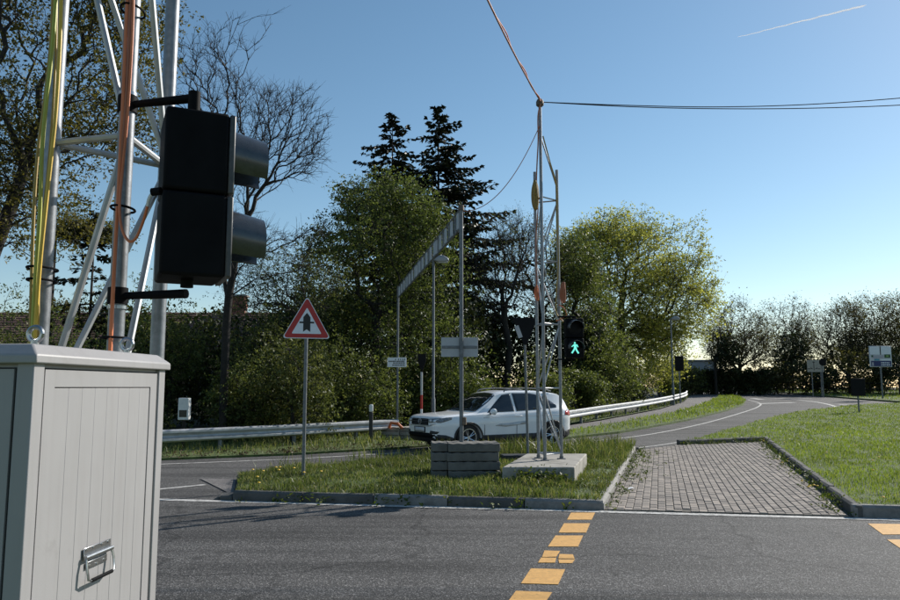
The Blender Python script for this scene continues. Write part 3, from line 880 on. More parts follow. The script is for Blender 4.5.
cable('orange cable on the left front of the middle mast tube', [P(129, -40, dM), P(126, 30, dM), P(122.5, 110, dM), P(118, 200, dM), P(113, 290, dM), P(110, 352, dM)], .0068, M['cable_o'])
cable('brownish orange cable between two others on the middle mast tube', [P(131.5, -40, dM), P(129.5, 30, dM), P(126, 100, dM), P(122, 150, dM), P(118, 205, dM + .01), P(113.5, 290, dM + .005), P(111, 352, dM + .01)], .0055, M['cable_r'])
cable('orange cable looping from the middle mast tube to the signal head', [P(134, -40, dM), P(132.5, 30, dM), P(128, 110, dM), P(122.5, 170, dM), P(119.5, 205, dM - .01), P(122, 229, dM - .03), P(129, 241, dM - .04), P(136, 238, dM - .04), P(143, 222, dM - .05), P(147.5, 206, 2.55)], .005, M['cable_o'])
cable('short white cable end plugged into the side of the signal head', [P(147.5, 206, 2.55), P(149, 199, 2.54), P(152, 194, 2.535), P(157, 192, 2.53)], .006, M['cable_w'])
MB().tube([P(152, 192, 2.535), P(161, 191, 2.53)], .014, 10).build('cable_gland', M['black'], None, smooth=True)
go = bpy.data.objects['cable_gland']; go.parent = sig; go.matrix_parent_inverse = sig_mw.inverted()
def tie(label, c, r0, r1, az=0):
    pts = [Vector(c) + Vector((math.cos(t) * r0, math.sin(t) * r1, 0)) for t in np.linspace(0, 2 * math.pi, 25)]
    o = MB().tube(pts, .0045, 6, caps=False).build('cable_tie', M['black'], None, smooth=True)
    return tag(o, label, 'cable tie', 'black ties round the mast cables')
tie('upper of two close black ties round the yellow cable bundle', P(42.5, 269, 2.76), .045, .07)
tie('lower of two close black ties round the yellow cable bundle', P(42, 281, 2.76), .042, .07)
tie('black tie round the orange cables just above the cabinet lid', P(115, 338, 2.67), .042, .06)
tie('black tie round the orange cables level with the signal seam', P(123, 209, 2.67), .036, .06)
tie('topmost black tie round the orange cables near the frame top', P(133, 11, 2.67), .038, .06)

# ------------------------------------------------------------------ overhead cables
top = P(541, 102, 13.05)
def sag(a, b, s, n=14):
    a, b = Vector(a), Vector(b)
    return [a.lerp(b, k / n) - Vector((0, 0, s * 4 * (k / n) * (1 - k / n))) for k in range(n + 1)]
near_top = Vector((M1.x, M1.y, 6.55))
cable('brown orange overhead cable running from the far mast top out of the frame', sag(top, near_top, .28), .013, M['cable_r'], sub=2, name='overhead_cable', group='overhead cables')
cable('orange overhead cable twisted beside the brown one at upper centre', [p + Vector((.02 * math.sin(i * 1.7), 0, .015 * math.cos(i * 1.7))) for i, p in enumerate(sag(top, near_top, .24, 26))], .009, M['cable_o'], sub=2, name='overhead_cable', group='overhead cables')
for lab, ys in (('upper of two thin dark cables crossing the sky to the right', (102, 105.3, 106.8, 104.5, 98, 88, 60)), ('lower of two thin dark cables crossing the sky to the right', (102, 106.6, 108.6, 108.2, 105, 98, 76))):
    cable(lab, [P(px, py, 13.05 + k * .1) for k, (px, py) in enumerate(zip((541, 630, 715, 805, 900, 1000, 1250), ys))], .0085, M['cable_k'], sub=6, name='overhead_cable', group='overhead cables')
g_top = P(461.5, 211, 13.0)
cable('thin dark cable sagging from the far mast down to the gantry top', sag(P(539.5, 126, 13.02), g_top, .42), .007, M['cable_r'], sub=2, name='overhead_cable', group='overhead cables')
# cables down the far mast
cable('ochre cable hanging down the inside of the far mast', [P(540.5, 104, 12.98), P(538, 116, 12.97), P(538.2, 140, 12.98), P(537, 165, 13.1), P(536.5, 186, 13.2), P(538, 210, 13.3), P(536, 240, 13.4), P(537, 300, 13.3)], .012, M['cable_r'], sub=4)
cable('yellow cable strung down the right tube of the far mast', [P(543, 136, 13.0), P(550, 162, 13.1), P(556.5, 186, 13.28), P(557, 220, 13.3), P(558.4, 260, 13.3), P(557, 285, 13.28), P(556, 310, 13.25), P(560, 318, 13.2), P(564, 322, 13.2)], .012, M['cable_b'], sub=4)
cable('orange loose cable end curling beside the green signal', [P(559, 305, 13.2), P(564, 308, 13.1), P(566.5, 315, 13.1), P(561, 319, 13.15), P(556, 321, 13.2)], .009, M['cable_o'], sub=6)
def coil(label, c, rx, rz, mat, n=5, r=.012, ry=.05):
    mb = MB()
    for k in range(n):
        off = Vector((random.uniform(-.012, .012), (k - n / 2) * .02, random.uniform(-.03, .03)))
        pts = [Vector(c) + off + Vector((math.cos(t) * rx * (.25 + .75 * k / max(1, n - 1)), math.sin(2 * t) * ry * .2, math.sin(t) * rz)) for t in np.linspace(0, 2 * math.pi, 29)[:-1]]
        pts.append(pts[0])
        mb.tube(pts, r, 6, caps=False)
    return tag(mb.build('cable_coil', mat, None, smooth=True), label, 'cable coil')
coil('yellow bundled coil of cable tied high on the far mast', P(535.3, 195, 13.15), .055, .24, M['bag_y'], 8, .019)
coil('red brown cable coil on the right tube of the far mast', P(563.5, 292, 13.2), .04, .17, M['cable_r'], 6)
coil('small orange cable coil on the left tube of the far mast', P(537, 293, 13.3), .035, .12, M['cable_o'], 5, .01)

# ------------------------------------------------------------------ pedestrian signal on the far mast
pc = P(575.5, 358, 12.9)
PH = P(575.5, 318, 12.9).z - pc.z
ped = thing('pedestrian_signal', 'black pedestrian signal with a lit green walking man on the far mast', 'traffic light', pc, R(4))
PW = .31
for k in range(2):
    z0 = PH / 2 * k
    MB().box((0, .1, z0 + PH / 4), (PW, .2, PH / 2 - .006)).build('housing', M['black'], ped, bev=.02)
    ln = MB().lathe([(0, -.014), (.09, -.008), (.118, 0)], 28, 'y', (0, -.004, z0 + PH / 4)).build('lens', M['lens_dark'], ped, smooth=True)
    vv, vf, n = [], [], 24
    for (yy, rr_) in ((0, .135), (-.17, .128)):
        for r2 in (rr_, rr_ - .006):
            for q in range(n + 1):
                t = R(-5) + (math.pi + R(10)) * q / n
                vv.append((r2 * math.cos(t), yy, z0 + PH / 4 + .01 + r2 * math.sin(t) + yy * .1))
    m_ = n + 1
    for q in range(n):
        vf += [(q, q + 1, 2 * m_ + q + 1, 2 * m_ + q), (m_ + q, 3 * m_ + q, 3 * m_ + q + 1, m_ + q + 1), (2 * m_ + q, 2 * m_ + q + 1, 3 * m_ + q + 1, 3 * m_ + q)]
    vf += [(0, 2 * m_, 3 * m_, m_), (n, m_ + n, 3 * m_ + n, 2 * m_ + n)]
    MB().add(vv, vf).build('visor', M['black_gloss'], ped, smooth=True)
man = MB()
def gm(pts): man.prism([(x * .00108, PH / 4 + (z - 100) * .00108) for x, z in pts], -.03, -.018)
gm([(-12 + 14 * math.cos(t), 178 + 15 * math.sin(t)) for t in np.linspace(0, 2 * math.pi, 15)[:-1]])
gm([(-24, 160), (2, 160), (14, 148), (14, 104), (-26, 104), (-30, 148)])
gm([(12, 150), (26, 156), (44, 116), (34, 110)])
gm([(-26, 150), (-32, 156), (-66, 124), (-60, 112), (-28, 134)])
gm([(-26, 105), (-4, 105), (-8, 78), (-50, 12), (-72, 20), (-34, 80)])
gm([(-6, 105), (14, 105), (22, 72), (56, 18), (36, 6), (0, 66)])
man.build('green_man', M['green_man'], ped)
am = MB(); zz = PH + .03
am.tube([(-.27, .12, zz), (.02, .1, zz)], .018, 8); am.tube([(.02, .1, zz + .012), (.02, .1, PH - .02)], .024, 10)
am.tube([(-.27, .12, -.02), (.02, .1, -.02)], .014, 8)
am.build('bracket_arm', M['black'], ped, smooth=True)

# ------------------------------------------------------------------ height gantry over the side road and its ballast
gp0, gp1 = P(461.5, 462, 13.0), P(397, 436, 23.5)
gz = P(461, 207, 13.0).z
gan = thing('height_gantry', 'grey height limit gantry whose striped ladder beam spans the side road', 'gantry', (gp0.x, gp0.y, 0.15))
bx_ = Vector((gp1.x - gp0.x, gp1.y - gp0.y, 0)); bl = bx_.length; bd = bx_ / bl
zt = gz - .15
MB().tube([(0, 0, 0), (0, 0, zt)], .036, 12).build('post', M['galv_dull'], gan, smooth=True)
MB().tube([(bx_.x, bx_.y, 0), (bx_.x, bx_.y, zt)], .036, 12).build('post', M['galv_dull'], gan, smooth=True)
BHt = .34
perp = Vector((-bd.y, bd.x, 0))
for dz in (0, -BHt):
    MB().tube([bd * .05 + Vector((0, 0, zt - .03 + dz)), bd * (bl - .05) + Vector((0, 0, zt - .03 + dz))], .02, 8).build('beam_rail', M['galv_dull'], gan, smooth=True)
nr = 15
ang_b = math.atan2(bd.y, bd.x)
for k in range(nr + 1):
    c = bd * (.3 + (bl - .6) * k / nr) + Vector((0, 0, zt - .03 - BHt / 2))
    wide = k in (4, 8, 9, 12)
    MB().box(c, (.42 if wide else .16, .03, BHt - .05), rotz(ang_b)).build('warning_board', M['sign_back'], gan)
    if not wide:
        c2 = c + bd * (.3)
        MB().box(c2, (.05, .024, BHt - .05), rotz(ang_b)).build('rung', M['galv_dull'], gan)
MB().lathe([(0, .06), (.05, .05), (.055, -.04), (0, -.05)], 10, 'z', (0, 0, zt - .02)).build('cable_head', M['rust'], gan, smooth=True)
MB().lathe([(0, .07), (.035, .06), (.04, -.06), (0, -.07)], 10, 'z', (.05, -.03, P(465, 421, 13).z - .15)).build('marker_lamp', M['rust'], gan, smooth=True)
# the white board on the near post, seen from behind
sb = thing('sign', 'blank grey back of a rectangular sign on the near gantry post', 'sign', (gp0.x, gp0.y + .05, 0), R(2))
z0, z1 = P(460, 357, 13.05).z, P(460, 337.5, 13.05).z
MB().box((-.03, .0, (z0 + z1) / 2), (.64, .014, z1 - z0)).build('panel', M['sign_back'], sb, bev=.004)
MB().box((-.03, -.014, (z0 + z1) / 2), (.62, .012, .05)).build('back_rail', M['galv_dull'], sb, bev=.003)
# the small white board on the far post
st = thing('sign', 'small white sign with rows of dark print on the far gantry post', 'sign', (gp1.x, gp1.y - .05, 0), R(-8))
z0, z1 = P(397, 367, 23.4).z, P(397, 357.5, 23.4).z
sw = .6
MB().box((-.02, 0, (z0 + z1) / 2), (sw, .014, z1 - z0)).build('panel', M['sign_white'], st, bev=.003)
pr = MB(); rr_ = random.Random(3); h_ = z1 - z0
for row, (fz, x0, x1, th) in enumerate(((.60, -.26, .24, .036), (.42, -.12, .24, .034), (.2, -.14, .24, .034))):
    x = x0
    while x < x1:
        w = rr_.uniform(.015, .05)
        pr.box((x + w / 2 - .02, -.009, z0 + h_ * fz), (w, .004, th)); x += w + .012
for x in (-.04, .05, .12, .19, .25):
    pr.box((x - .02, -.009, z0 + h_ * .79), (.022, .004, .05))
pr.build('print', M['sign_black'], st)

def ballast(base, az, layers, cols, lab, grp, mat, seed):
    """stack of separate concrete ballast blocks"""
    r = random.Random(seed)
    ca = Matrix.Rotation(az, 3, 'Z')
    z = base[2]
    names = ['bottom', 'second lowest', 'second highest', 'topmost'] if layers == 4 else ['bottom', 'middle', 'topmost']
    for k in range(layers):
        h = .15 if layers == 4 else .128
        for ci, (x0, x1, d0, d1, cn) in enumerate(cols):
            mb = MB()
            ox, oy = r.uniform(-.012, .012), r.uniform(-.02, .02)
            L, D = x1 - x0 - .008, d1 - d0
            n = max(2, int(L / .16))
            # waved upper face: interlocking ribs across the block
            prof = []
            for q in range(n * 2 + 1):
                t = q / (n * 2)
                prof.append((-L / 2 + L * t, h / 2 - .004 - (.011 if q % 2 else 0)))
            poly = [(-L / 2, -h / 2 + .004), (L / 2, -h / 2 + .004)] + prof[::-1]
            mb.prism(poly, -D / 2, D / 2)
            o = mb.build('ballast_block', mat, None, bev=.009, seg=1)
            c = ca @ Vector(((x0 + x1) / 2 + ox, (d0 + d1) / 2 + oy, 0))
            o.location = (base[0] + c.x, base[1] + c.y, z + h / 2)
            o.rotation_euler = (r.uniform(-.006, .006), r.uniform(-.008, .008), az + r.uniform(-.02, .02))
            tag(o, f'{names[k]} concrete ballast block in the {cn} {lab}', 'concrete block', grp)
        z += h
bz = .15
pb = P(465, 475, 12.55)
ballast((P(466, 470, 12.7).x, 12.6, bz), R(3), 4, [(-.58, -.31, .05, .62, 'narrow left column'), (-.31, .56, 0, .6, 'wide right column')], 'round the near gantry post', 'ballast blocks round the near gantry post', M['ballast'], 5)
fb = P(397, 436, 23.3)
ballast((fb.x, fb.y - .3, float(rise(23.5)) + .02), R(-20), 3, [(-.5, .1, 0, .6, 'left column'), (.1, .95, .05, .65, 'right column')], 'round the far gantry post', 'ballast blocks round the far gantry post', M['concrete'], 9)
os_ = MB().tube([P(389, 428, 23.0), P(391, 423, 23.0), P(398, 424, 22.9), P(402, 428, 22.95)], .045, 8)
tag(os_.build('warning_sleeve', M['orange_plastic'], None, smooth=True), 'orange plastic sleeve hung at the guardrail end by the far gantry post', 'sleeve')

# ------------------------------------------------------------------ signs
def round_tri(w, h, r, n=5):
    pts = [(-w / 2, 0), (w / 2, 0), (0, h)]
    out = []
    for i in range(3):
        a, b, c = (Vector(pts[(i + k) % 3]) for k in (-1, 0, 1))
        d0, d1 = (a - b).normalized(), (c - b).normalized()
        ha = math.acos(d0.dot(d1)) / 2
        t = r / math.tan(ha)
        ctr = b + (d0 + d1).normalized() * (r / math.sin(ha))
        p0, p1 = b + d0 * t - ctr, b + d1 * t - ctr
        a0, a1 = math.atan2(p0.y, p0.x), math.atan2(p1.y, p1.x)
        while a1 < a0: a1 += 2 * math.pi
        if a1 - a0 > math.pi: a1 -= 2 * math.pi
        for k in range(n + 1):
            q = a0 + (a1 - a0) * k / n
            out.append((ctr.x + r * math.cos(q), ctr.y + r * math.sin(q)))
    return out
dS = 12.75
tb, tt = P(304, 338.5, dS), P(304, 296, dS)
gb = P(303.5, 471, dS)
tri = thing('warning_sign', 'red and white triangular crossroads warning sign on a grey post in the grass', 'sign', (gb.x, gb.y, .15), R(16))
zb_ = tb.z - .15; TH = tt.z - tb.z; TW = TH * 1.12
MB().tube([(0, .035, -.1), (0, .035, zb_ + TH * .8)], .03, 12).build('post', M['galv_dull'], tri, smooth=True)
def at_c(poly, s, dz=0): return [(x * s, zb_ + TH * .36 + (z - TH * .36) * s + dz) for x, z in poly]
base_t = round_tri(TW, TH, .035)
MB().prism([(x, z + zb_) for x, z in base_t], -.002, .004).build('plate', M['sign_white'], tri)
MB().prism(at_c(base_t, .95), -.0045, -.002).build('red_border', M['red'], tri)
inner = round_tri(TW * .62, TH * .62, .012)
MB().prism([(x, z + zb_ + TH * .11) for x, z in inner], -.0075, -.0045).build('white_field', M['sign_white'], tri)
S_ = TH
arrow = [(-.085, .16), (0, .245), (.085, .16), (.085, .58), (0, .68), (-.085, .58)]
ar = [(-.082, .155), (0, .215), (.082, .155), (.082, .5), (0, .6), (-.082, .5)]
MB().prism([(x * S_, zb_ + z * S_) for x, z in ar], -.0105, -.0075).prism([(-.17 * S_, zb_ + .355 * S_), (.17 * S_, zb_ + .355 * S_), (.17 * S_, zb_ + .395 * S_), (-.17 * S_, zb_ + .395 * S_)], -.0095, -.0076).build('arrow_symbol', M['sign_black'], tri)

dY = 15.6
yb = P(528, 446, dY)
yld = thing('yield_sign', 'dark back of a give way triangle on a thin post by the far mast', 'sign', (yb.x, yb.y, .15), R(8))
top_y = P(524, 318, dY)
lean = (top_y.x - yb.x)
MB().tube([(0, 0, 0), (lean, 0, top_y.z - .15)], .027, 10).build('post', M['galv_dull'], yld, smooth=True)
yt, yl_ = top_y.z - .15, P(526, 348, dY).z - .15
yp = [(x, yt - z * 1.0) for x, z in round_tri(.56, yt - yl_, .04)]
MB().prism([(x + lean * .8, z) for x, z in yp], -.045, -.035).build('plate', M['sign_dark'], yld)
MB().box((lean * .9 - .14, -.056, (yt + yl_) / 2 + .02), (.09, .012, .26), Matrix.Rotation(R(-20), 3, 'Y')).build('label_plate', M['sign_back'], yld)
ft = MB().box((0, 0, 0), (.9, .42, .12))
tag(ft.build('ballast_plate', M['cladding'], None, bev=.02), 'dark plate foot block lying on the grass under the thin give way post', 'sign foot')
bpy.data.objects['ballast_plate'].location = (yb.x - .1, yb.y, .24); bpy.data.objects['ballast_plate'].rotation_euler = (0, 0, R(6))
tag(MB().box((0, 0, 0), (.86, .4, .11)).build('ballast_plate', M['cladding'], None, bev=.02), 'dark plate foot block lying left of the thin give way post, behind the ballast', 'sign foot')
q = bpy.data.objects['ballast_plate.001']; q.location = (yb.x - 1.08, yb.y + .1, .23); q.rotation_euler = (0, 0, R(3))

# post with red and white bands behind the car, dark back of a sign on top
dB = 24.0
bp = P(421.3, 424, dB)
bs = thing('beacon_post', 'thin post with a red band and a dark sign back, behind the bonnet', 'sign', (bp.x, bp.y, float(rise(dB))))
zp = lambda py: P(421, py, dB).z - float(rise(dB))
for (p0, p1, mm) in ((440, 409, 'sign_white'), (409, 395, 'red'), (395, 372, 'sign_back')):
    MB().tube([(0, 0, max(0, zp(p0))), (0, 0, zp(p1))], .038, 10).build('post_section', M[mm], bs, smooth=True)
MB().prism([(-.13, zp(354)), (.14, zp(354)), (.13, zp(362)), (0.02, zp(373)), (-.11, zp(362))], -.03, .03).build('sign_back', M['sign_dark'], bs)

# street lamps
def street_lamp(label, px, py_top, d, zbase, armpx):
    b = P(px, 400, d); zt = P(px, py_top, d).z - zbase
    t = thing('street_lamp', label, 'street lamp', (b.x, b.y, zbase), 0, 'street lamps along the road')
    MB().tube([(0, 0, 0), (0, 0, 1.2), (0, 0, 1.25), (0, 0, zt)], [.075, .07, .05, .042], 12).build('pole', M['galv_dull'], t, smooth=True)
    al = armpx * d / FPX
    MB().tube([(0, 0, zt - .03), (al * .25, 0, zt + .02)], .03, 8).build('spigot', M['galv_dull'], t, smooth=True)
    prof = [(al * .0, -.02), (al * .3, .13), (al * .6, .15), (al * .9, .06), (al, -.03), (al * .75, -.07), (al * .25, -.07)]
    MB().prism([(x, z + zt) for x, z in prof], -.13, .13).build('lantern', M['lamp_grey'], t, bev=.035, smooth=True, seg=3)
    MB().box((al * .6, 0, zt - .08), (al * .6, .18, .03)).build('lens', M['plate'], t, bev=.01)
street_lamp('grey street lamp standing beyond the car bonnet under the ladder beam', 433.2, 260, 24.6, float(rise(24.6)), 16)
street_lamp('far street lamp at the guardrail end by the tall spring green tree', 673.5, 318.5, 46, float(rise(46)), 9)

# signs out on the right
def post_sign(label, cat, px0, px1, py0, py1, d, py_base, builder, posts=1, group=None, postr=.04):
    cxp = (px0 + px1) / 2
    b = P(cxp, 390, d); zg = float(rise(d)) + .1
    t = thing('road_sign', label, cat, (b.x, b.y, zg), 0, group)
    w = (px1 - px0) * d / FPX; z0 = P(cxp, py1, d).z - zg; z1 = P(cxp, py0, d).z - zg
    xs = [0] if posts == 1 else [-w * .22, w * .32]
    for x in xs: MB().tube([(x, .05, 0), (x, .05, z1 if posts == 1 else z0 + .3)], postr, 8).build('post', M['galv_dull'], t, smooth=True)
    builder(t, w, z0, z1)
    return t
def dir_board(t, w, z0, z1):
    h = z1 - z0
    MB().box((0, 0, (z0 + z1) / 2), (w, .03, h)).build('panel', M['dim_board'], t)
    p = MB()
    p.box((-.1 * w, -.018, z0 + h * .5), (.035 * w, .006, h * .75)); p.box((-.1 * w, -.018, z0 + h * .82), (.16 * w, .006, .05))
    for s in (-1, 1):
        p.box((-.1 * w + s * .15 * w, -.018, z0 + h * .3), (.14 * w, .006, .06 * h), Matrix.Rotation(R(-s * 25), 3, 'Y'))
        p.box((-.1 * w + s * .3 * w, -.018, z0 + h * .26), (.16 * w, .006, .06 * h))
    p.build('route_arrows', M['sign_black'], t)
post_sign('pale direction board with black route arrows standing by the far trees', 'road sign', 808.5, 825, 360, 372, 58, 392, dir_board, 2)
def disc_board(t, w, z0, z1):
    MB().lathe([(0, -.02), (w / 2, -.02), (w / 2, .02), (0, .02)], 20, 'y', (0, -.1, (z0 + z1) / 2)).build('disc', M['sign_dark'], t)
post_sign('dark round sign back standing beside the pale direction board', 'road sign', 820, 827.2, 358.5, 366, 56, 392, disc_board)
def ad_board(t, w, z0, z1):
    h = z1 - z0
    MB().box((0, 0, (z0 + z1) / 2), (w, .08, h)).build('panel', M['plate'], t, bev=.02)
    f = lambda n, mt, x0, x1, y0, y1, o=.044: MB().box(((x0 + x1 - 1) / 2 * w, -o, z0 + (y0 + y1) / 2 * h), ((x1 - x0) * w, .006, (y1 - y0) * h)).build(n, M[mt], t)
    f('white_field', 'sign_white', .03, .47, .6, .97); f('white_field', 'sign_white', .53, .97, .6, .97)
    f('divider', 'sign_black', .48, .52, .58, .99)
    f('grey_field', 'grey_print', .1, .64, .4, .56); f('green_field', 'green_print', .67, .94, .43, .6)
    f('green_motif', 'leafgreen_print', .75, .86, .48, .56, .049)
    f('green_motif', 'green_print', .08, .16, .47, .56, .049)
    f('cyan_field', 'cyan_print', .2, .44, .3, .39); f('white_bar', 'sign_white', .52, .96, .31, .37)
    f('blue_field', 'blue_print', .05, .96, .03, .29)
    p = MB(); rr_ = random.Random(8)
    for row, yy in ((0, .2), (1, .1)):
        x = .5
        while x < .9:
            ww = rr_.uniform(.03, .09); p.box(((x + ww / 2 - .5) * w, -.05, z0 + yy * h), (ww * w, .006, .05 * h)); x += ww + .025
    p.build('white_lettering', M['sign_white'], t)
    f('pale_figure', 'grey_print', .09, .16, .05, .22, .049)
post_sign('tall hoarding with white panels above and a blue printed strip below', 'billboard', 871.5, 893.5, 346, 367, 54, 392, ad_board, 1, None, .06)
def dark_board(t, w, z0, z1):
    MB().box((0, 0.0, (z0 + z1) / 2), (w, .1, z1 - z0)).build('panel', M['sign_dark'], t, bev=.02)
    MB().box((0, .09, (z0 + z1) / 2), (w * .8, .06, (z1 - z0) * .3)).build('back_rail', M['cladding'], t)
post_sign('black board on a short post at the top edge of the lawn', 'road sign', 851.5, 865, 378.5, 396, 36.5, 405, dark_board)
post_sign('black board standing against the hedge beside the far street lamp', 'road sign', 676, 684.5, 356, 371, 46.5, 388, dark_board)
# far railing
rl = thing('railing', 'thin dark railing along the footpath behind the far verge', 'railing', (0, 0, 0))
ra, rb = P(752, 390, 66), P(960, 390, 58)
for k in range(16):
    p = ra.lerp(rb, k / 15); zg = float(rise(p.y)) + .05
    MB().tube([(p.x, p.y, zg), (p.x, p.y, zg + 1.0)], .03, 6).build('railing_post', M['sign_dark'], rl)
for h in (.5, 1.0):
    MB().tube([(p.x, p.y, float(rise(p.y)) + .05 + h) for p in (ra.lerp(rb, k / 8) for k in range(9))], .025, 6).build('railing_bar', M['sign_dark'], rl)

# reflector post and white meter box by the left bushes
rp = P(371, 420, 21.8)
dl = thing('marker_post', 'white roadside marker post with black band behind the guardrail', 'marker post', (rp.x, rp.y, .0))
zq = lambda py: P(371, py, 21.8).z
MB().box((0, 0, .5 * zq(412)), (.11, .09, zq(412))).build('black_section', M['sign_black'], dl, bev=.02)
MB().box((0, 0, (zq(412) + zq(404.5)) / 2), (.115, .095, zq(404.5) - zq(412))).build('white_cap', M['frame_white'], dl, bev=.03)
mbx = P(184, 420, 20.0)
mt_ = thing('meter_box', 'white box with a dark window on a post in front of the ochre wall', 'box', (mbx.x, mbx.y, 0))
zq = lambda py: P(184, py, 20.0).z
MB().box((0, 0, (zq(420) + zq(398)) / 2), (.28, .2, zq(398) - zq(420))).build('case', M['frame_white'], mt_, bev=.02)
MB().box((0, -.103, (zq(417) + zq(410)) / 2), (.2, .012, zq(410) - zq(417))).build('window', M['pane'], mt_)
MB().tube([(0, 0, 0), (0, 0, zq(419))], .05, 8).build('post', M['bark_dark'], mt_)

# ------------------------------------------------------------------ guardrails
def guardrail(label, tops, hh=.62):
    pts = [Vector((*G(px, py, hh)[:2], 0)) for px, py in tops]
    pts = smooth_path(pts, 10)
    # arc length resample
    L = [0]
    for i in range(1, len(pts)): L.append(L[-1] + (pts[i] - pts[i - 1]).length)
    def at(s):
        for i in range(1, len(pts)):
            if L[i] >= s: return pts[i - 1].lerp(pts[i], (s - L[i - 1]) / max(1e-6, L[i] - L[i - 1]))
        return pts[-1]
    t = thing('guardrail', label, 'guardrail', (0, 0, 0))
    prof = [(0.0, -.155), (.02, -.15), (.08, -.115), (.08, -.07), (.015, -.035), (.0, 0.0), (.015, .035), (.08, .07), (.08, .115), (.02, .15), (0.0, .155)]
    s, tot = 0, L[-1]
    while s < tot - .3:
        e = min(s + 4.3, tot)
        vs, fs = [], []
        n = 10
        for k in range(n + 1):
            ss = s + (e - s) * k / n + (.03 if k == n else 0)
            p = at(min(ss, tot)); d = (at(min(ss + .1, tot)) - at(max(ss - .1, 0))).normalized()
            nn = Vector((d.y, -d.x, 0))
            zc = float(rise(p.y)) + hh - .155
            for o, z in prof: vs.append(p + nn * (o + (.004 if k == n else 0)) + Vector((0, 0, zc + z)))
            for o, z in prof[::-1]: vs.append(p + nn * (o - .006) + Vector((0, 0, zc + z)))
        m_ = len(prof) * 2
        for k in range(n):
            for q in range(m_): fs.append((k * m_ + q, k * m_ + (q + 1) % m_, (k + 1) * m_ + (q + 1) % m_, (k + 1) * m_ + q))
        fs += [tuple(range(m_)), tuple(n * m_ + q for q in range(m_))[::-1]]
        MB().add(vs, fs).build('rail_beam', M['rail'], t, smooth=True)
        s = e
    s = .6
    while s < tot:
        p = at(s); d = (at(min(s + .1, tot)) - at(max(s - .1, 0))).normalized(); nn = Vector((d.y, -d.x, 0))
        c = p - nn * .07
        MB().box((c.x, c.y, float(rise(p.y)) + hh / 2 - .06), (.1, .06, hh + .08), rotz(math.atan2(nn.y, nn.x))).build('rail_post', M['galv_dull'], t)
        s += 2.15
    return t
guardrail('galvanised guardrail along the bushes left of the white car', [(-120, 443), (20, 436.5), (160, 430), (290, 424.5), (400, 419)])
guardrail('galvanised guardrail curving away along the path right of the white car', [(540, 414.5), (600, 406), (640, 400.7), (668, 396.2), (684, 392.6), (686.5, 390.6)])

# ------------------------------------------------------------------ the white car
def pchip(xs, ys, x):
    xs, ys = np.asarray(xs, float), np.asarray(ys, float)
    o = np.argsort(xs); xs, ys = xs[o], ys[o]
    h = np.diff(xs); dl_ = np.diff(ys) / h
    m = np.zeros(len(xs)); m[0], m[-1] = dl_[0], dl_[-1]
    for i in range(1, len(xs) - 1):
        if dl_[i - 1] * dl_[i] > 0:
            w1, w2 = 2 * h[i] + h[i - 1], h[i] + 2 * h[i - 1]
            m[i] = (w1 + w2) / (w1 / dl_[i - 1] + w2 / dl_[i])
    x = np.asarray(x, float); i = np.clip(np.searchsorted(xs, x) - 1, 0, len(h) - 1)
    t = (x - xs[i]) / h[i]
    return (2 * t**3 - 3 * t**2 + 1) * ys[i] + (t**3 - 2 * t**2 + t) * h[i] * m[i] + (-2 * t**3 + 3 * t**2) * ys[i + 1] + (t**3 - t**2) * h[i] * m[i + 1]

rwc = P(553, 447, 20.0); rw = G(553, 447.3)
car_az = R(60)                              # heading: towards the lower left
hd_ = Vector((-math.sin(car_az), -math.cos(car_az), 0)); lf_ = Vector((hd_.y * -1, hd_.x, 0))
cpos = Vector((rw.x - .06, rw.y, 0)) + hd_ * 1.34 - lf_ * .80
car = thing('parked_car', 'white compact SUV passing on the side road behind the far mast', 'car', (cpos.x, cpos.y, float(rise(cpos.y)) + .008), math.atan2(hd_.y, hd_.x))
car.scale = (1, 1, .965)
X = [2.27, 2.25, 2.18, 2.05, 1.85, 1.55, 1.25, 1.1, .95, .65, .3, .12, -.3, -.9, -1.45, -1.72, -1.84, -2.0, -2.08, -2.11, -2.13]
ZT = [.83, .905, .95, .98, 1.0, 1.02, 1.04, 1.055, 1.14, 1.345, 1.56, 1.605, 1.64, 1.635, 1.59, 1.54, 1.47, 1.2, 1.06, .92, .70]
ZBx = [2.27, 2.18, 2.0, 1.55, 1.05, .3, -.6, -1.4, -1.76, -2.0, -2.08, -2.13]
ZB = [.79, .88, .92, .955, .985, 1.0, 1.035, 1.075, 1.1, 1.08, .97, .66]
WX = [2.27, 2.25, 2.2, 2.1, 1.9, 1.6, 1.2, .4, -.6, -1.4, -1.7, -1.9, -2.02, -2.1, -2.13]
WW = [.56, .66, .755, .835, .895, .915, .92, .915, .915, .92, .90, .85, .785, .70, .64]
ZUx, ZU = [2.27, 2.15, 1.9, 1.4, -1.4, -1.9, -2.05, -2.13], [.42, .29, .23, .21, .21, .26, .34, .48]
xs_ = np.concatenate([np.linspace(2.27, 2.0, 14), np.linspace(1.95, -1.65, 60), np.linspace(-1.7, -2.13, 22)])
def station(x):
    zt, zb, w, zu = (float(pchip(a, b, x)) for a, b in ((X, ZT), (ZBx, ZB), (WX, WW), (ZUx, ZU)))
    zb = min(zb, zt - .035)
    gh = max(0, zt - zb)
    g = min(1, gh / .55)
    wr = w * (.90 - .21 * g)
    zr = zt - .03 - .035 * g
    sp = zb - zu
    half = [(0, zu), (w * .82, zu), (w * .955, zu + .05 * sp / .8), (w * .992, zu + .24 * sp), (w * .985, zu + .42 * sp), (w * 1.0, zu + .62 * sp), (w * .998, zu + .78 * sp), (w * .972, zu + .93 * sp), (w * .95, zb),
            (w * .93, zb + .018 * g), (wr + (w * .93 - wr) * .45, zb + (zr - zb) * .52), (wr, zr), (wr * .9, zr + (zt - zr) * .55), (wr * .5, zt - .006), (0, zt)]
    return half
vs, fs = [], []
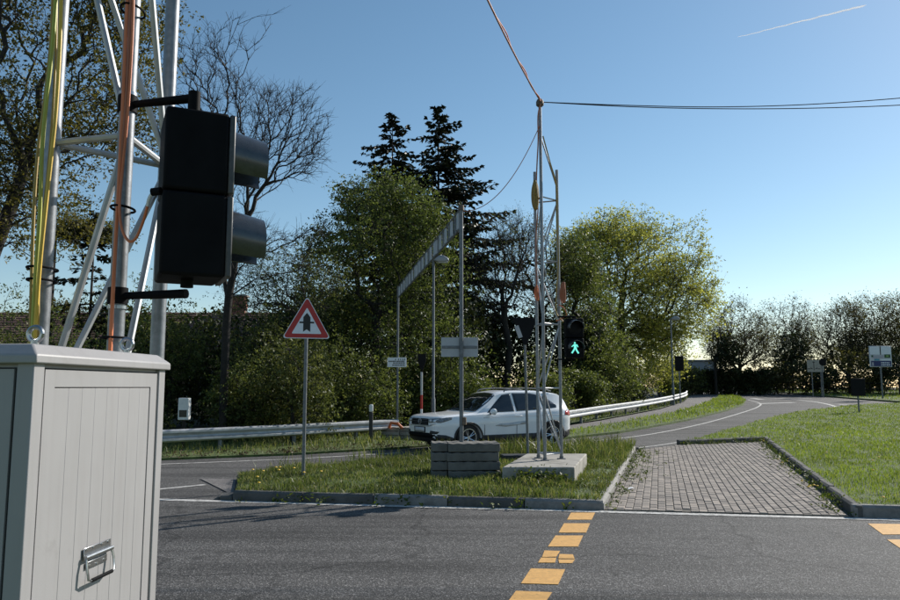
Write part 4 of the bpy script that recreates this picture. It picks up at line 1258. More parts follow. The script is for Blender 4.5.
for x in xs_:
    h = station(x)
    ringp = [(y, z) for y, z in h] + [(-y, z) for y, z in h[-2:0:-1]]
    vs += [(x, y, z) for y, z in ringp]
nr_ = len(ringp)
for i in range(len(xs_) - 1):
    for k in range(nr_): fs.append((i * nr_ + k, i * nr_ + (k + 1) % nr_, (i + 1) * nr_ + (k + 1) % nr_, (i + 1) * nr_ + k))
fs += [tuple(range(nr_)), tuple((len(xs_) - 1) * nr_ + k for k in range(nr_))[::-1]]
body_me = MB().add(vs, fs).mesh('body', M['car_paint'], smooth=True)
body = link('body', body_me)
cut = MB()
WR, WB = .35, 1.34
for x in (WB, -WB):
    for s in (-1, 1):
        cut.lathe([(0, .52 * s), (.385, .52 * s), (.385, 1.2 * s), (0, 1.2 * s)], 36, 'y', (x, 0, WR + .01))
cutter = link('cutter', cut.mesh('cutter', M['cladding']))
bmod = body.modifiers.new('arch', 'BOOLEAN'); bmod.object = cutter; bmod.operation = 'DIFFERENCE'; bmod.solver = 'EXACT'
dg = bpy.context.evaluated_depsgraph_get()
nm = bpy.data.meshes.new_from_object(body.evaluated_get(dg))
body.modifiers.clear(); body.data = nm
bpy.data.objects.remove(cutter)
body.data.materials.append(M['cladding'])
for p_ in body.data.polygons:
    if p_.center.z < .34 or (p_.center.z < .43 and abs(p_.center.x) > 1.75): p_.material_index = len(body.data.materials) - 1
body.parent = car
bvh = BVHTree.FromPolygons([Vector(v) for v in vs], fs)
def decal(name, poly, view, mat, off=.004, step=.05, parent=None, sgn=1, edge=.012):
    """a panel that follows the body: polygon in the side (x,z), front (y,z) or top (x,y) view, lifted off the skin"""
    pv, pf = fill(poly, step)
    out = []
    for a, b in pv:
        if view == 'side': o, d = Vector((a, 2.0 * sgn, b)), Vector((0, -sgn, 0))
        elif view == 'front': o, d = Vector((4.0 * sgn, a, b)), Vector((-sgn, 0, 0))
        else: o, d = Vector((a, b, 4)), Vector((0, 0, -1))
        hit, nrm, _, _ = bvh.ray_cast(o, d)
        if hit is None: hit, nrm, _, _ = bvh.find_nearest(o + d * (1.1 if view == 'side' else 1.8))
        if nrm.dot(d) > 0: nrm = -nrm
        out.append(hit + nrm * off)
    me = bpy.data.meshes.new(name); me.from_pydata(out, [], pf)
    bm = bmesh.new(); bm.from_mesh(me); bmesh.ops.recalc_face_normals(bm, faces=bm.faces)
    c = sum((v.co for v in bm.verts), Vector()) / max(1, len(bm.verts))
    if sum((f.normal.dot(f.calc_center_median() - Vector((0, 0, .8))) for f in bm.faces)) < 0: bmesh.ops.reverse_faces(bm, faces=bm.faces)
    be = [e for e in bm.edges if e.is_boundary]
    r = bmesh.ops.extrude_edge_only(bm, edges=be)
    for g in r['geom']:
        if isinstance(g, bmesh.types.BMVert):
            g.co += (Vector((g.co.x * .4, 0, .8)) - g.co).normalized() * edge
    for f in bm.faces: f.smooth = True
    bm.to_mesh(me); bm.free(); me.materials.append(mat)
    return link(name, me, parent or car)
for s in (1, -1):
    decal('door_window', [(.74, 1.03), (.16, 1.50), (-.1, 1.54), (-.12, 1.055)], 'side', M['glass'], .004, .08, None, s)
    decal('door_window', [(-.19, 1.06), (-.17, 1.545), (-.75, 1.545), (-.98, 1.5), (-1.02, 1.095)], 'side', M['glass'], .004, .08, None, s)
    decal('quarter_window', [(-1.09, 1.105), (-1.04, 1.49), (-1.25, 1.43), (-1.55, 1.2), (-1.53, 1.14)], 'side', M['glass'], .004, .08, None, s)
    for x0 in (.86, -.15, -1.03):
        decal('door_seam', [(x0, .42), (x0 + .012, .42), (x0 + .012, 1.0), (x0, 1.0)], 'side', M['joint'], .002, .2, None, s, .004)
    decal('crease_shade_line', [(.9, .89), (.9, .90), (-1.75, .955), (-1.75, .942)], 'side', M['sign_back'], .003, .2, None, s, .004)  # grey strip paints the shade of the pressed crease onto the flank
    decal('sill_cladding', [(.93, .24), (.93, .43), (-.93, .44), (-.93, .24)], 'side', M['cladding'], .012, .12, None, s)
    decal('sill_trim', [(.93, .43), (.93, .442), (-.93, .452), (-.93, .44)], 'side', M['galv_dull'], .006, .12, None, s)
    decal('door_marking', [(.55, .68), (.4, .73), (.1, .74), (-.2, .78), (-.5, .80), (-.5, .72), (-.15, .68), (.2, .65)], 'side', M['plate_smudge'], .003, .1, None, s, .003)
    for xw in (WB, -WB):
        arc = [(xw + .44 * math.cos(t), WR + .01 + .44 * math.sin(t)) for t in np.linspace(R(-12), R(192), 22)] + [(xw + .388 * math.cos(t), WR + .01 + .388 * math.sin(t)) for t in np.linspace(R(192), R(-12), 22)]
        decal('arch_trim', arc, 'side', M['cladding'], .012, .2, None, s)
    for xh in (-.1, -1.0):
        MB().tube([(xh, s * .925, .93), (xh - .03, s * .95, .93), (xh - .17, s * .95, .935), (xh - .2, s * .925, .935)], .014, 8).build('door_handle', M['car_paint'], car, smooth=True)
    mr = MB().lathe([(0, -.1), (.07, -.09), (.1, -.02), (.1, .05), (.06, .1), (0, .11)], 14, 'z')
    mr.v = [(x * .75 + .66, s * (1.02 + z * .95), y * .85 + 1.06) for x, y, z in mr.v]
    mo = mr.build('side_mirror', M['car_paint'], car, smooth=True)
    MB().tube([(.66, s * .86, 1.0), (.66, s * .97, 1.03)], .028, 8).build('mirror_arm', M['cladding'], car, smooth=True)
    pts = [(.1, s * .66, 1.58), (0, s * .665, 1.65), (-.5, s * .66, 1.685), (-1.2, s * .64, 1.66), (-1.5, s * .62, 1.6)]
    MB().tube(smooth_path(pts, 5), .016, 8).build('roof_rail', M['galv_dull'], car, smooth=True)
    decal('headlight', [(s * .40, .795), (s * .62, .785), (s * .80, .81), (s * .80, .91), (s * .42, .882)], 'front', M['lamp_glass'], .008, .05)
    decal('headlight_lens', [(s * .5, .81), (s * .59, .81), (s * .59, .87), (s * .5, .87)], 'front', M['lamp_white'], .013, .04)
    decal('headlight_lens', [(s * .66, .805), (s * .735, .815), (s * .735, .875), (s * .66, .865)], 'front', M['lamp_white'], .013, .04)
    decal('headlight_side', [(2.19, .79), (2.12, .785), (1.84, .87), (1.80, .93), (1.95, .925), (2.15, .895)], 'side', M['lamp_glass'], .008, .05, None, s)
    decal('fog_intake', [(s * .52, .50), (s * .76, .50), (s * .80, .56), (s * .56, .585)], 'front', M['cladding'], .008, .06)
    decal('tail_light', [(s * .45, .92), (s * .8, .92), (s * .82, 1.06), (s * .45, 1.03)], 'front', M['red_lamp'], .008, .08, None, -1)
    decal('tail_light_side', [(-1.78, .93), (-2.08, .90), (-2.03, 1.03), (-1.82, 1.04)], 'side', M['red_lamp'], .008, .06, None, s)
    decal('rear_lower', [(-1.75, .3), (-1.75, .46), (-2.1, .56), (-2.12, .46), (-1.95, .32)], 'side', M['cladding'], .008, .08, None, s)
    decal('front_lower', [(1.8, .3), (1.8, .4), (2.0, .47), (2.24, .49), (2.2, .38)], 'side', M['cladding'], .008, .08, None, s)
ws = [(1.03, -.72), (1.06, 0), (1.03, .72), (.65, .70), (.33, .60), (.29, 0), (.33, -.60), (.65, -.70)]
decal('windscreen', ws, 'top', M['glass'], .004, .09)
decal('rear_window', [(-.62, 1.14), (.62, 1.14), (.55, 1.45), (-.55, 1.45)], 'front', M['glass'], .004, .09, None, -1)
decal('sunroof', [(-.1, -.45), (-.1, .45), (-1.0, .45), (-1.0, -.45)], 'top', M['glass'], .004, .12)
decal('grille', [(-.46, .72), (.46, .72), (.46, .755), (.42, .888), (-.42, .888), (-.46, .755)], 'front', M['black'], .009, .06)
for z in (.765, .81, .855): decal('grille_bar', [(-.40, z), (.40, z), (.40, z + .01), (-.40, z + .01)], 'front', M['galv_dull'], .015, .2)
decal('chrome_strip', [(-.5, .69), (.5, .69), (.74, .765), (.74, .78), (.5, .712), (-.5, .712), (-.74, .78), (-.74, .765)], 'front', M['alloy'], .013, .08)
decal('lower_grille', [(-.6, .40), (.6, .40), (.72, .47), (.48, .52), (-.48, .52), (-.72, .47)], 'front', M['black'], .01, .08)
decal('number_plate', [(-.26, .545), (.26, .545), (.26, .655), (-.26, .655)], 'front', M['plate'], .016, .1)
decal('plate_holder', [(-.30, .53), (.30, .53), (.30, .672), (-.30, .672)], 'front', M['black'], .012, .1)
# round chrome emblem on the grille
em = MB(); cxe = 2.275
em.tube([(cxe, .078 * math.cos(t), .81 + .078 * math.sin(t)) for t in np.linspace(0, 2 * math.pi, 25)], .009, 6, caps=False)
V_ = lambda pts: em.tube([(cxe, y, .81 + z) for y, z in pts], .007, 6)
V_([(.028, .072), (0, .012), (-.028, .072)]); V_([(.062, .045), (.03, -.062), (0, .002), (-.03, -.062), (-.062, .045)])
em.build('emblem', M['alloy'], car, smooth=True)
decal('bonnet_seam', [(1.0, .70), (1.0, .712), (2.1, .62), (2.1, .608)], 'top', M['joint'], .002, .2, None, 1, .004)
decal('bonnet_seam', [(1.0, -.712), (1.0, -.70), (2.1, -.608), (2.1, -.62)], 'top', M['joint'], .002, .2, None, 1, .004)
MB().box((0, 0, .3), (3.4, 1.3, .18)).build('underbody', M['cladding'], car, bev=.04)
tyre_me = MB().lathe([(.235, -.095), (.27, -.11), (.325, -.11), (.345, -.085), (.35, 0), (.345, .085), (.325, .11), (.27, .11), (.235, .095)], 32, 'y').mesh('tyre', M['rubber'], smooth=True)
rim = MB().lathe([(.235, -.09), (.245, .098), (.225, .098), (.215, .03), (.21, -.09)], 32, 'y')
rim.lathe([(0, .085), (.045, .085), (.055, .07), (.055, .02), (0, .02)], 16, 'y')
for k in range(5):
    for dt in (-.17, .17):
        a = 2 * math.pi * k / 5
        p0 = Vector((math.cos(a + dt * .5) * .04, .07, math.sin(a + dt * .5) * .04)); p1 = Vector((math.cos(a + dt) * .225, .085, math.sin(a + dt) * .225))
        rim.tube([p0, p1], [.016, .012], 6)
rim_me = rim.mesh('rim', M['alloy'], smooth=True)
disc_me = MB().lathe([(0, .0), (.21, .0), (.21, -.05), (0, -.05)], 24, 'y').mesh('brake_disc', M['cladding'])
for xw in (WB, -WB):
    for s in (1, -1):
        w = thing('wheel', None, None); w.parent = car; w.location = (xw, s * .80, WR); w.rotation_euler = (0, 0, 0 if s > 0 else math.pi)
        if xw > 0: w.rotation_euler.z += R(6)
        link('tyre', tyre_me, w); link('rim', rim_me, w); link('brake_disc', disc_me, w)

for ch in car.children:
    if not ch.name.startswith('wheel'): ch.location.z -= .035

# ------------------------------------------------------------------ trees and shrubs
def frustums(p0, p1, r0, r1, n):
    d = p1 - p0; L = np.linalg.norm(d, axis=1, keepdims=True); L[L < 1e-6] = 1e-6; d = d / L
    h = np.where(np.abs(d[:, 2:3]) > .9, np.array([[1., 0, 0]]), np.array([[0, 0, 1.]]))
    a = np.cross(d, h); a /= np.linalg.norm(a, axis=1, keepdims=True); b = np.cross(d, a)
    t = np.arange(n) * 2 * np.pi / n
    ring = a[:, None, :] * np.cos(t)[None, :, None] + b[:, None, :] * np.sin(t)[None, :, None]
    V = np.concatenate([p0[:, None] + ring * r0[:, None, None], p1[:, None] + ring * r1[:, None, None]], 1).reshape(-1, 3)
    base = (np.arange(len(p0)) * 2 * n)[:, None]
    k = np.arange(n)
    q = np.stack([k, (k + 1) % n, (k + 1) % n + n, k + n], 1)
    return V, (base[:, :, None] + q[None]).reshape(-1, 4)

def skeleton(trunk, pts, bf=.35, jit=.12, min_start=1):
    """grow branches from a trunk to reach scattered points: each joins the nearest limb, long detours cost extra"""
    nodes = [np.array(p, float) for p in trunk]
    par = [-1] + list(range(len(trunk) - 1))
    path = [0.0]
    for i in range(1, len(trunk)): path.append(path[-1] + np.linalg.norm(nodes[i] - nodes[i - 1]))
    cap = len(trunk) + 2 * len(pts) + 5
    Nn = np.zeros((cap, 3)); Pl = np.full(cap, 1e9)
    for i, p in enumerate(nodes): Nn[i] = p; Pl[i] = path[i] if i >= min_start else 1e8
    Pt = np.array(path + [0] * (cap - len(path)))
    cnt = len(nodes)
    o = np.argsort(np.linalg.norm(pts - nodes[-1], axis=1))
    parent = np.full(cap, -1); parent[:cnt] = par
    for p in pts[o]:
        d = np.linalg.norm(Nn[:cnt] - p, axis=1)
        j = int(np.argmin(d + bf * Pl[:cnt]))
        L = d[j]
        mid = (Nn[j] + p) / 2 + rng.normal(0, jit * L, 3); mid[2] += .06 * L
        Nn[cnt] = mid; parent[cnt] = j; Pl[cnt] = Pl[j] + L / 2; cnt += 1
        Nn[cnt] = p; parent[cnt] = cnt - 1; Pl[cnt] = Pl[cnt - 1] + L / 2; cnt += 1
    return Nn[:cnt], parent[:cnt]

def radii(parent, rtip, expo=2.3):
    w = np.zeros(len(parent))
    hasc = np.zeros(len(parent), bool)
    for i in range(len(parent) - 1, -1, -1):
        if w[i] == 0: w[i] = 1
        if parent[i] >= 0: w[parent[i]] += w[i]
    return rtip * w ** (1 / expo)

def env_points(ells, n, gap=.0, seed=0, shell=.5):
    out = []
    vol = np.array([e[3] * e[4] * e[5] for e in ells]) ** .75; vol /= vol.sum()
    r = np.random.default_rng(seed)
    ph = r.uniform(0, 6, (4, 3)); fr = r.uniform(.6, 1.5, (4, 3))
    while len(out) < n:
        e = ells[r.choice(len(ells), p=vol)]
        v = r.normal(size=3); v /= np.linalg.norm(v)
        rad = r.uniform() ** (1 / 3 if shell < .5 else 1 / 4.5)
        rad *= 1 + .18 * math.sin(v[0] * 5 + ph[0, 0]) * math.sin(v[1] * 4 + ph[0, 1]) + .12 * math.sin(v[2] * 7 + ph[0, 2])
        p = np.array(e[:3]) + v * rad * np.array(e[3:])
        s = np.mean(np.sin(p[None] * fr + ph))
        if s < gap * .5 - .25 and gap: continue
        if p[2] < .15: continue
        out.append(p)
    return np.array(out)

def leaves(centers, per, sigma, size, seed=0, up=.3, aspect=.55):
    r = np.random.default_rng(seed)
    sub = max(1, per // 7)
    sc = np.repeat(centers, sub, 0) + np.clip(r.normal(0, 1, (len(centers) * sub, 3)), -1.25, 1.25) * np.asarray(sigma)
    k_ = max(1, round(per / sub))
    axis = r.normal(size=(len(sc), 3)); axis[:, 2] *= .35
    axis /= np.linalg.norm(axis, axis=1, keepdims=True)
    face = r.normal(size=(len(sc), 3)) * .8
    along_ = r.uniform(-1, 1, (len(sc) * k_, 1))
    c = np.repeat(sc, k_, 0) + np.repeat(axis, k_, 0) * along_ * size * 2.1 + np.clip(r.normal(0, size * .5, (len(sc) * k_, 3)), -size * .7, size * .7)
    n = len(c)
    nrm = np.repeat(face, k_, 0) + r.normal(size=(n, 3)) * .8; nrm[:, 2] += up * 2; nrm /= np.linalg.norm(nrm, axis=1, keepdims=True)
    t = r.normal(size=(n, 3)); t -= nrm * (t * nrm).sum(1, keepdims=True); t /= np.linalg.norm(t, axis=1, keepdims=True)
    b = np.cross(nrm, t)
    s = size * r.uniform(.45, 1.4, (n, 1))
    fold = nrm * s * .12
    V = np.stack([c - t * s * .5, c + b * s * aspect * .5 + fold, c + t * s * .5, c - b * s * aspect * .5 + fold], 1).reshape(-1, 3)
    return V, np.arange(n * 4).reshape(-1, 4)

def tree(name, label, base, trunk, ells, npts, per, sigma, size, leaf, bark, rtip=.006, rmax=None, twigs=0, twl=.35, gap=.4, bf=.3, seed=0, group=None, cat='tree', jit=.13, shell=.5, up=.3, expo=2.3, sticks=True):
    root = thing(name, label, cat, base, 0, group)
    pts = env_points(ells, npts, gap, seed, shell)
    Nn, par = skeleton(trunk, pts, bf, jit, max(1, len(trunk) - 3))
    rad = radii(par, rtip, expo)
    if rmax: rad = np.minimum(rad * (rmax / rad[0]) ** ((rad / rad[0]) ** .5), rmax) if rad[0] < rmax else rad * np.where(rad > rtip * 3, rmax / rad[0] + (1 - rmax / rad[0]) * (rtip * 3 / rad), 1)
    i = np.where(par >= 0)[0]
    p0, p1, r0, r1 = Nn[par[i]], Nn[i], rad[par[i]], rad[i]
    r0 = np.minimum(r0, r1 * 1.7)
    Vs, Qs, off = [], [], 0
    thick = r1 > .035
    for mask, n in ((thick, 7), (~thick, 3)):
        if mask.any():
            V, Q = frustums(p0[mask], p1[mask], r0[mask], r1[mask], n); Vs.append(V); Qs.append(Q + off); off += len(V)
    tw_tip = None
    if twigs:
        r = np.random.default_rng(seed + 5)
        fine = np.where(rad < rtip * 6)[0]
        src = r.choice(fine, len(fine) * twigs // 2)
        dirs = Nn[src] - Nn[np.maximum(par[src], 0)]
        dirs /= np.maximum(1e-6, np.linalg.norm(dirs, axis=1, keepdims=True))
        dirs = dirs * .9 + r.normal(0, .55, dirs.shape) + np.array([0, 0, .25])
        dirs /= np.linalg.norm(dirs, axis=1, keepdims=True)
        ln = twl * r.uniform(.4, 1.2, (len(src), 1))
        a = Nn[src]; m1 = a + dirs * ln * .5; e = m1 + (dirs + r.normal(0, .3, dirs.shape)) * ln * .5
        rr1 = np.full(len(src), rtip * .8)
        for q0, q1, s0_, s1_ in ((a, m1, rr1, rr1 * .75), (m1, e, rr1 * .75, rr1 * .45)):
            V, Q = frustums(q0, q1, s0_, s1_, 3); Vs.append(V); Qs.append(Q + off); off += len(V)
        tw_tip = e
    link('trunk', mesh_np('trunk', np.concatenate(Vs), quads=np.concatenate(Qs), mat=bark), root)
    if per:
        ctr = pts if tw_tip is None else np.concatenate([pts, tw_tip])
        V, Q = leaves(ctr, per, sigma, size, seed + 1, up)
        link('crown', mesh_np('crown', V, quads=Q, mat=leaf), root)
    return root

def gz_(d): return float(rise(d))
def ell(px, py, d, rx, ry, rz, base):
    p = P(px, py, d); return (p.x - base[0], p.y - base[1], p.z - base[2], rx, ry, rz)

# big olive leaved tree, upper left
d = 15.0
b = P(-45, 420, d); b.z = gz_(d)
tr = [(0, 0, 0), (.1, 0, 1.5), (.15, 0, 3), (.45, .1, 4.4), (.9, 0, 5.6), (1.2, 0, 7.0)]
tree('broadleaf_tree', 'large olive leaved tree spreading behind the near mast, upper left', b, tr,
     [ell(20, 60, d, 2.9, 2.6, 3.0, b), ell(-40, 150, d, 2.2, 2.2, 2.0, b), ell(105, 70, d + .5, 1.3, 1.6, 2.2, b), ell(130, 20, d + .5, 1.0, 1.4, 1.0, b), ell(30, -60, d, 3.4, 2.8, 2.2, b), ell(30, 215, d, 1.5, 1.5, .8, b)],
     2200, 14, .18, .075, M['leaf_oak'], M['bark_dark'], .005, .15, twigs=1, twl=.4, gap=.5, bf=.4, seed=3, jit=.08)
# bare tree between signal and sign
d = 22.0
b = P(223, 415, d); b.z = 0.0
tr = [(0, 0, 0), (.0, 0, 1.2), (.01, 0, 2.4), (.0, .02, 3.4), (.05, 0, 4.3), (.18, .05, 5.3), (.34, .05, 6.2)]
tree('bare_tree', 'tall bare tree with forked limbs behind the near signal head', b, tr,
     [ell(255, 75, d, 1.8, 1.7, 1.8, b), ell(298, 130, d, 1.1, 1.6, 1.9, b), ell(200, 75, d, 1.0, 1.5, 1.3, b), ell(300, 225, d, 1.0, 1.3, 1.2, b), ell(265, 150, d, 1.8, 1.6, 2.2, b), ell(285, 60, d, 1.1, 1.2, 1.1, b), ell(240, 230, d, 1.3, 1.3, 1.4, b)],
     1000, 0, .2, .07, None, M['bark_dark'], .0065, .12, twigs=4, twl=.4, gap=.2, bf=.62, seed=8, jit=.035, shell=.3)
# mid green broadleaf tree, centre
d = 29.0
b = P(372, 410, d); b.z = gz_(d)
tr = [(0, 0, 0), (.05, 0, 1.3), (.15, 0, 2.6), (.1, .1, 4.0), (.2, 0, 5.4)]
tree('broadleaf_tree', 'round mid green tree at centre with the striped beam before it', b, tr,
     [ell(375, 245, d, 2.3, 2.3, 2.9, b), ell(372, 190, d, 1.5, 1.6, 1.1, b), ell(325, 285, d, 1.4, 1.6, 1.9, b), ell(430, 270, d, 1.6, 1.8, 2.3, b), ell(395, 340, d, 3.0, 2.2, 1.9, b), ell(335, 330, d, 1.8, 1.8, 1.6, b), ell(420, 215, d, 1.1, 1.3, 1.0, b)],
     2300, 28, .26, .1, M['leaf_mid'], M['bark_dark'], .007, .2, gap=.3, seed=12)
# big spring green tree on the right
d = 52.0
b = P(622, 393, d); b.z = gz_(d)
tr = [(0, 0, 0), (.0, 0, 1.8), (.1, 0, 3.6), (.0, 0, 5.6), (.2, 0, 7.6)]
tree('broadleaf_tree', 'tallest spring green tree with domed crown right of the far mast', b, tr,
     [ell(628, 288, d, 5.3, 4.0, 5.2, b), ell(674, 300, d, 3.0, 3.0, 3.4, b), ell(590, 262, d, 2.8, 2.8, 2.7, b), ell(645, 352, d, 2.9, 2.8, 2.7, b), ell(620, 230, d, 2.4, 2.2, 1.4, b)],
     3400, 14, .32, .14, M['leaf_bright'], M['bark_dark'], .011, .34, gap=.15, seed=21, twigs=1, twl=.6)
# green shrubby tree before it
d = 39.0
b = P(590, 412, d); b.z = gz_(d)
tree('broadleaf_tree', 'dense mid green tree close behind the pedestrian signal', b, [(0, 0, 0), (0, 0, 1), (.1, 0, 2), (.1, 0, 3.2)],
     [ell(585, 320, d, 1.9, 2.0, 2.6, b), ell(612, 350, d, 1.7, 2.0, 1.9, b), ell(575, 265, d, 1.3, 1.5, 1.5, b), ell(560, 370, d, 1.5, 1.6, 1.4, b), ell(618, 378, d, 1.3, 1.4, 1.0, b)],
     1200, 28, .3, .12, M['leaf_bush'], M['bark_dark'], .008, .18, gap=.3, seed=25)
# bare trees behind the far mast
d = 37.0
b = P(507, 405, d); b.z = gz_(d)
tree('bare_tree', 'thin bare tree with grey twigs left of the far mast', b, [(0, 0, 0), (0, 0, 1.6), (.15, 0, 3.2), (-.1, 0, 4.6), (-.2, 0, 6.0)],
     [ell(498, 265, d, 1.7, 1.8, 2.6, b), ell(515, 240, d, 1.2, 1.4, 1.6, b), ell(482, 300, d, 1.0, 1.3, 1.6, b)],
     620, 1, .2, .09, M['leaf_pale'], M['bark_dark'], .009, .16, twigs=4, twl=.6, gap=.3, bf=.5, seed=31, jit=.05, shell=.3)
d = 40.0
b = P(540, 402, d); b.z = gz_(d)
tree('bare_tree', 'second bare tree with dark limbs showing through the far mast', b, [(0, 0, 0), (0, 0, 1.8), (.2, 0, 3.6), (.1, 0, 5.2), (.3, 0, 6.6)],
     [ell(540, 270, d, 1.8, 1.8, 2.8, b), ell(552, 300, d, 1.3, 1.4, 2.0, b)],
     480, 2, .25, .1, M['leaf_far'], M['bark_dark'], .01, .18, twigs=3, twl=.6, gap=.3, bf=.5, seed=33, jit=.05)

d = 24.5
b = P(292, 412, d); b.z = gz_(d)
tree('young_tree', 'loose young tree in first leaf between the signal head and warning sign', b, [(0, 0, 0), (0, 0, 1.2), (-.05, 0, 2.2), (.05, 0, 3.0)],
     [ell(285, 270, d, 1.3, 1.3, .9, b), ell(255, 290, d, 1.1, 1.2, .8, b), ell(318, 285, d, .9, 1.1, .8, b), ell(290, 315, d, 1.5, 1.2, .8, b)], 420, 5, .25, .06, M['leaf_pale'], M['bark_dark'], .005, .07, twigs=3, twl=.5, gap=.2, bf=.4, seed=51, jit=.07)
d = 27.0
b = P(45, 412, d); b.z = gz_(d)
tree('young_tree', 'loose young tree in first leaf left of the near mast', b, [(0, 0, 0), (0, 0, 1.4), (-.05, 0, 2.6), (.05, 0, 3.6)],
     [ell(30, 268, d, 1.9, 1.5, 1.2, b), ell(95, 262, d, 1.5, 1.5, 1.2, b), ell(60, 305, d, 2.2, 1.5, 1.0, b)], 520, 7, .22, .08, M['leaf_oak'], M['bark_dark'], .005, .08, twigs=2, twl=.4, gap=.5, bf=.4, seed=52, jit=.07)

# conifers
def conifer(label, base, H, seed, slope=.40, size=.34, zmin=.3):
    root = thing('conifer', label, 'tree', base, 0, 'dark conifers')
    r = np.random.default_rng(seed)
    P0, P1, R0, R1 = [np.array([0., 0, 0])], [np.array([0, 0, H])], [H * .013], [.012]
    C, T, S = [], [], []
    z = H - .12
    while z > H * zmin:
        below = H - z
        nb = 3 if below < .8 else 5
        for k in range(nb):
            L = (slope * below ** .92 + .12) * (r.uniform(.45, .85) if r.uniform() < .6 else r.uniform(.9, 1.3))
            a = r.uniform(0, 2 * math.pi); dv = np.array([math.cos(a), math.sin(a), 0]); side = np.array([-dv[1], dv[0], 0])
            rise0 = .35 if below < 1.5 else .02
            prev = np.array([0, 0, z]); n = max(3, int(L / .26))
            for q in range(1, n + 1):
                s_ = q / n
                p = np.array([0, 0, z]) + dv * L * s_ + np.array([0, 0, L * (rise0 * s_ - .42 * s_ ** 2 + .34 * s_ ** 3.2)])
                P0.append(prev); P1.append(p); R0.append(.022 * (1 - s_) + .005); R1.append(.022 * (1 - s_) + .004); prev = p
                wdt = L * .34 * (1 - s_) ** .8 + .1
                for sg in (-1, 1):
                    tw = side * sg * .8 + dv * .6 + np.array([0, 0, -.28 + r.normal(0, .12)]); tw /= np.linalg.norm(tw)
                    m_ = max(1, int(wdt / .16))
                    for w in range(m_):
                        C.append(p + tw * wdt * (w + .6) / m_ + r.normal(0, .035, 3)); T.append(tw + r.normal(0, .18, 3)); S.append(size * r.uniform(.7, 1.2))
                C.append(p + dv * .06); T.append(dv + np.array([0, 0, .25])); S.append(size)
        z -= r.uniform(.24, .5) * (.6 if below < 1.5 else 1)
    V, Q = frustums(np.array(P0), np.array(P1), np.array(R0), np.array(R1), 5)
    link('trunk', mesh_np('trunk', V, quads=Q, mat=M['bark_dark']), root)
    C, T, S = np.array(C), np.array(T), np.array(S)[:, None]
    C = np.repeat(C, 2, 0); T = np.repeat(T, 2, 0); S = np.repeat(S, 2, 0)
    C = C + r.normal(0, .03, C.shape); T = T + r.normal(0, .15, T.shape); T /= np.linalg.norm(T, axis=1, keepdims=True)
    nn = r.normal(size=T.shape) * .5 + np.array([0, 0, 1]); b_ = np.cross(T, nn); b_ /= np.linalg.norm(b_, axis=1, keepdims=True)
    V = np.stack([C - T * S * .5, C + b_ * S * .23, C + T * S * .5 - np.array([0, 0, 1]) * S * .08, C - b_ * S * .23], 1).reshape(-1, 3)
    link('crown', mesh_np('crown', V, quads=np.arange(len(V)).reshape(-1, 4), mat=M['needle']), root)
d = 40.0
b = P(438, 400, d); b.z = gz_(d)
conifer('taller dark conifer with ragged tip above the striped beam', b, P(438, 106, d).z - b.z, 4, .62)
d = 41.0
b = P(390, 400, d); b.z = gz_(d)
conifer('shorter dark conifer on the left peeking over the mid green tree', b, P(390, 114, d).z - b.z, 9, .68)
d = 26.0
b = P(85, 405, d); b.z = gz_(d)
conifer('dark conifer low behind the tubes of the near mast', b, P(85, 212, d).z - b.z, 14, .42, .24, .08)

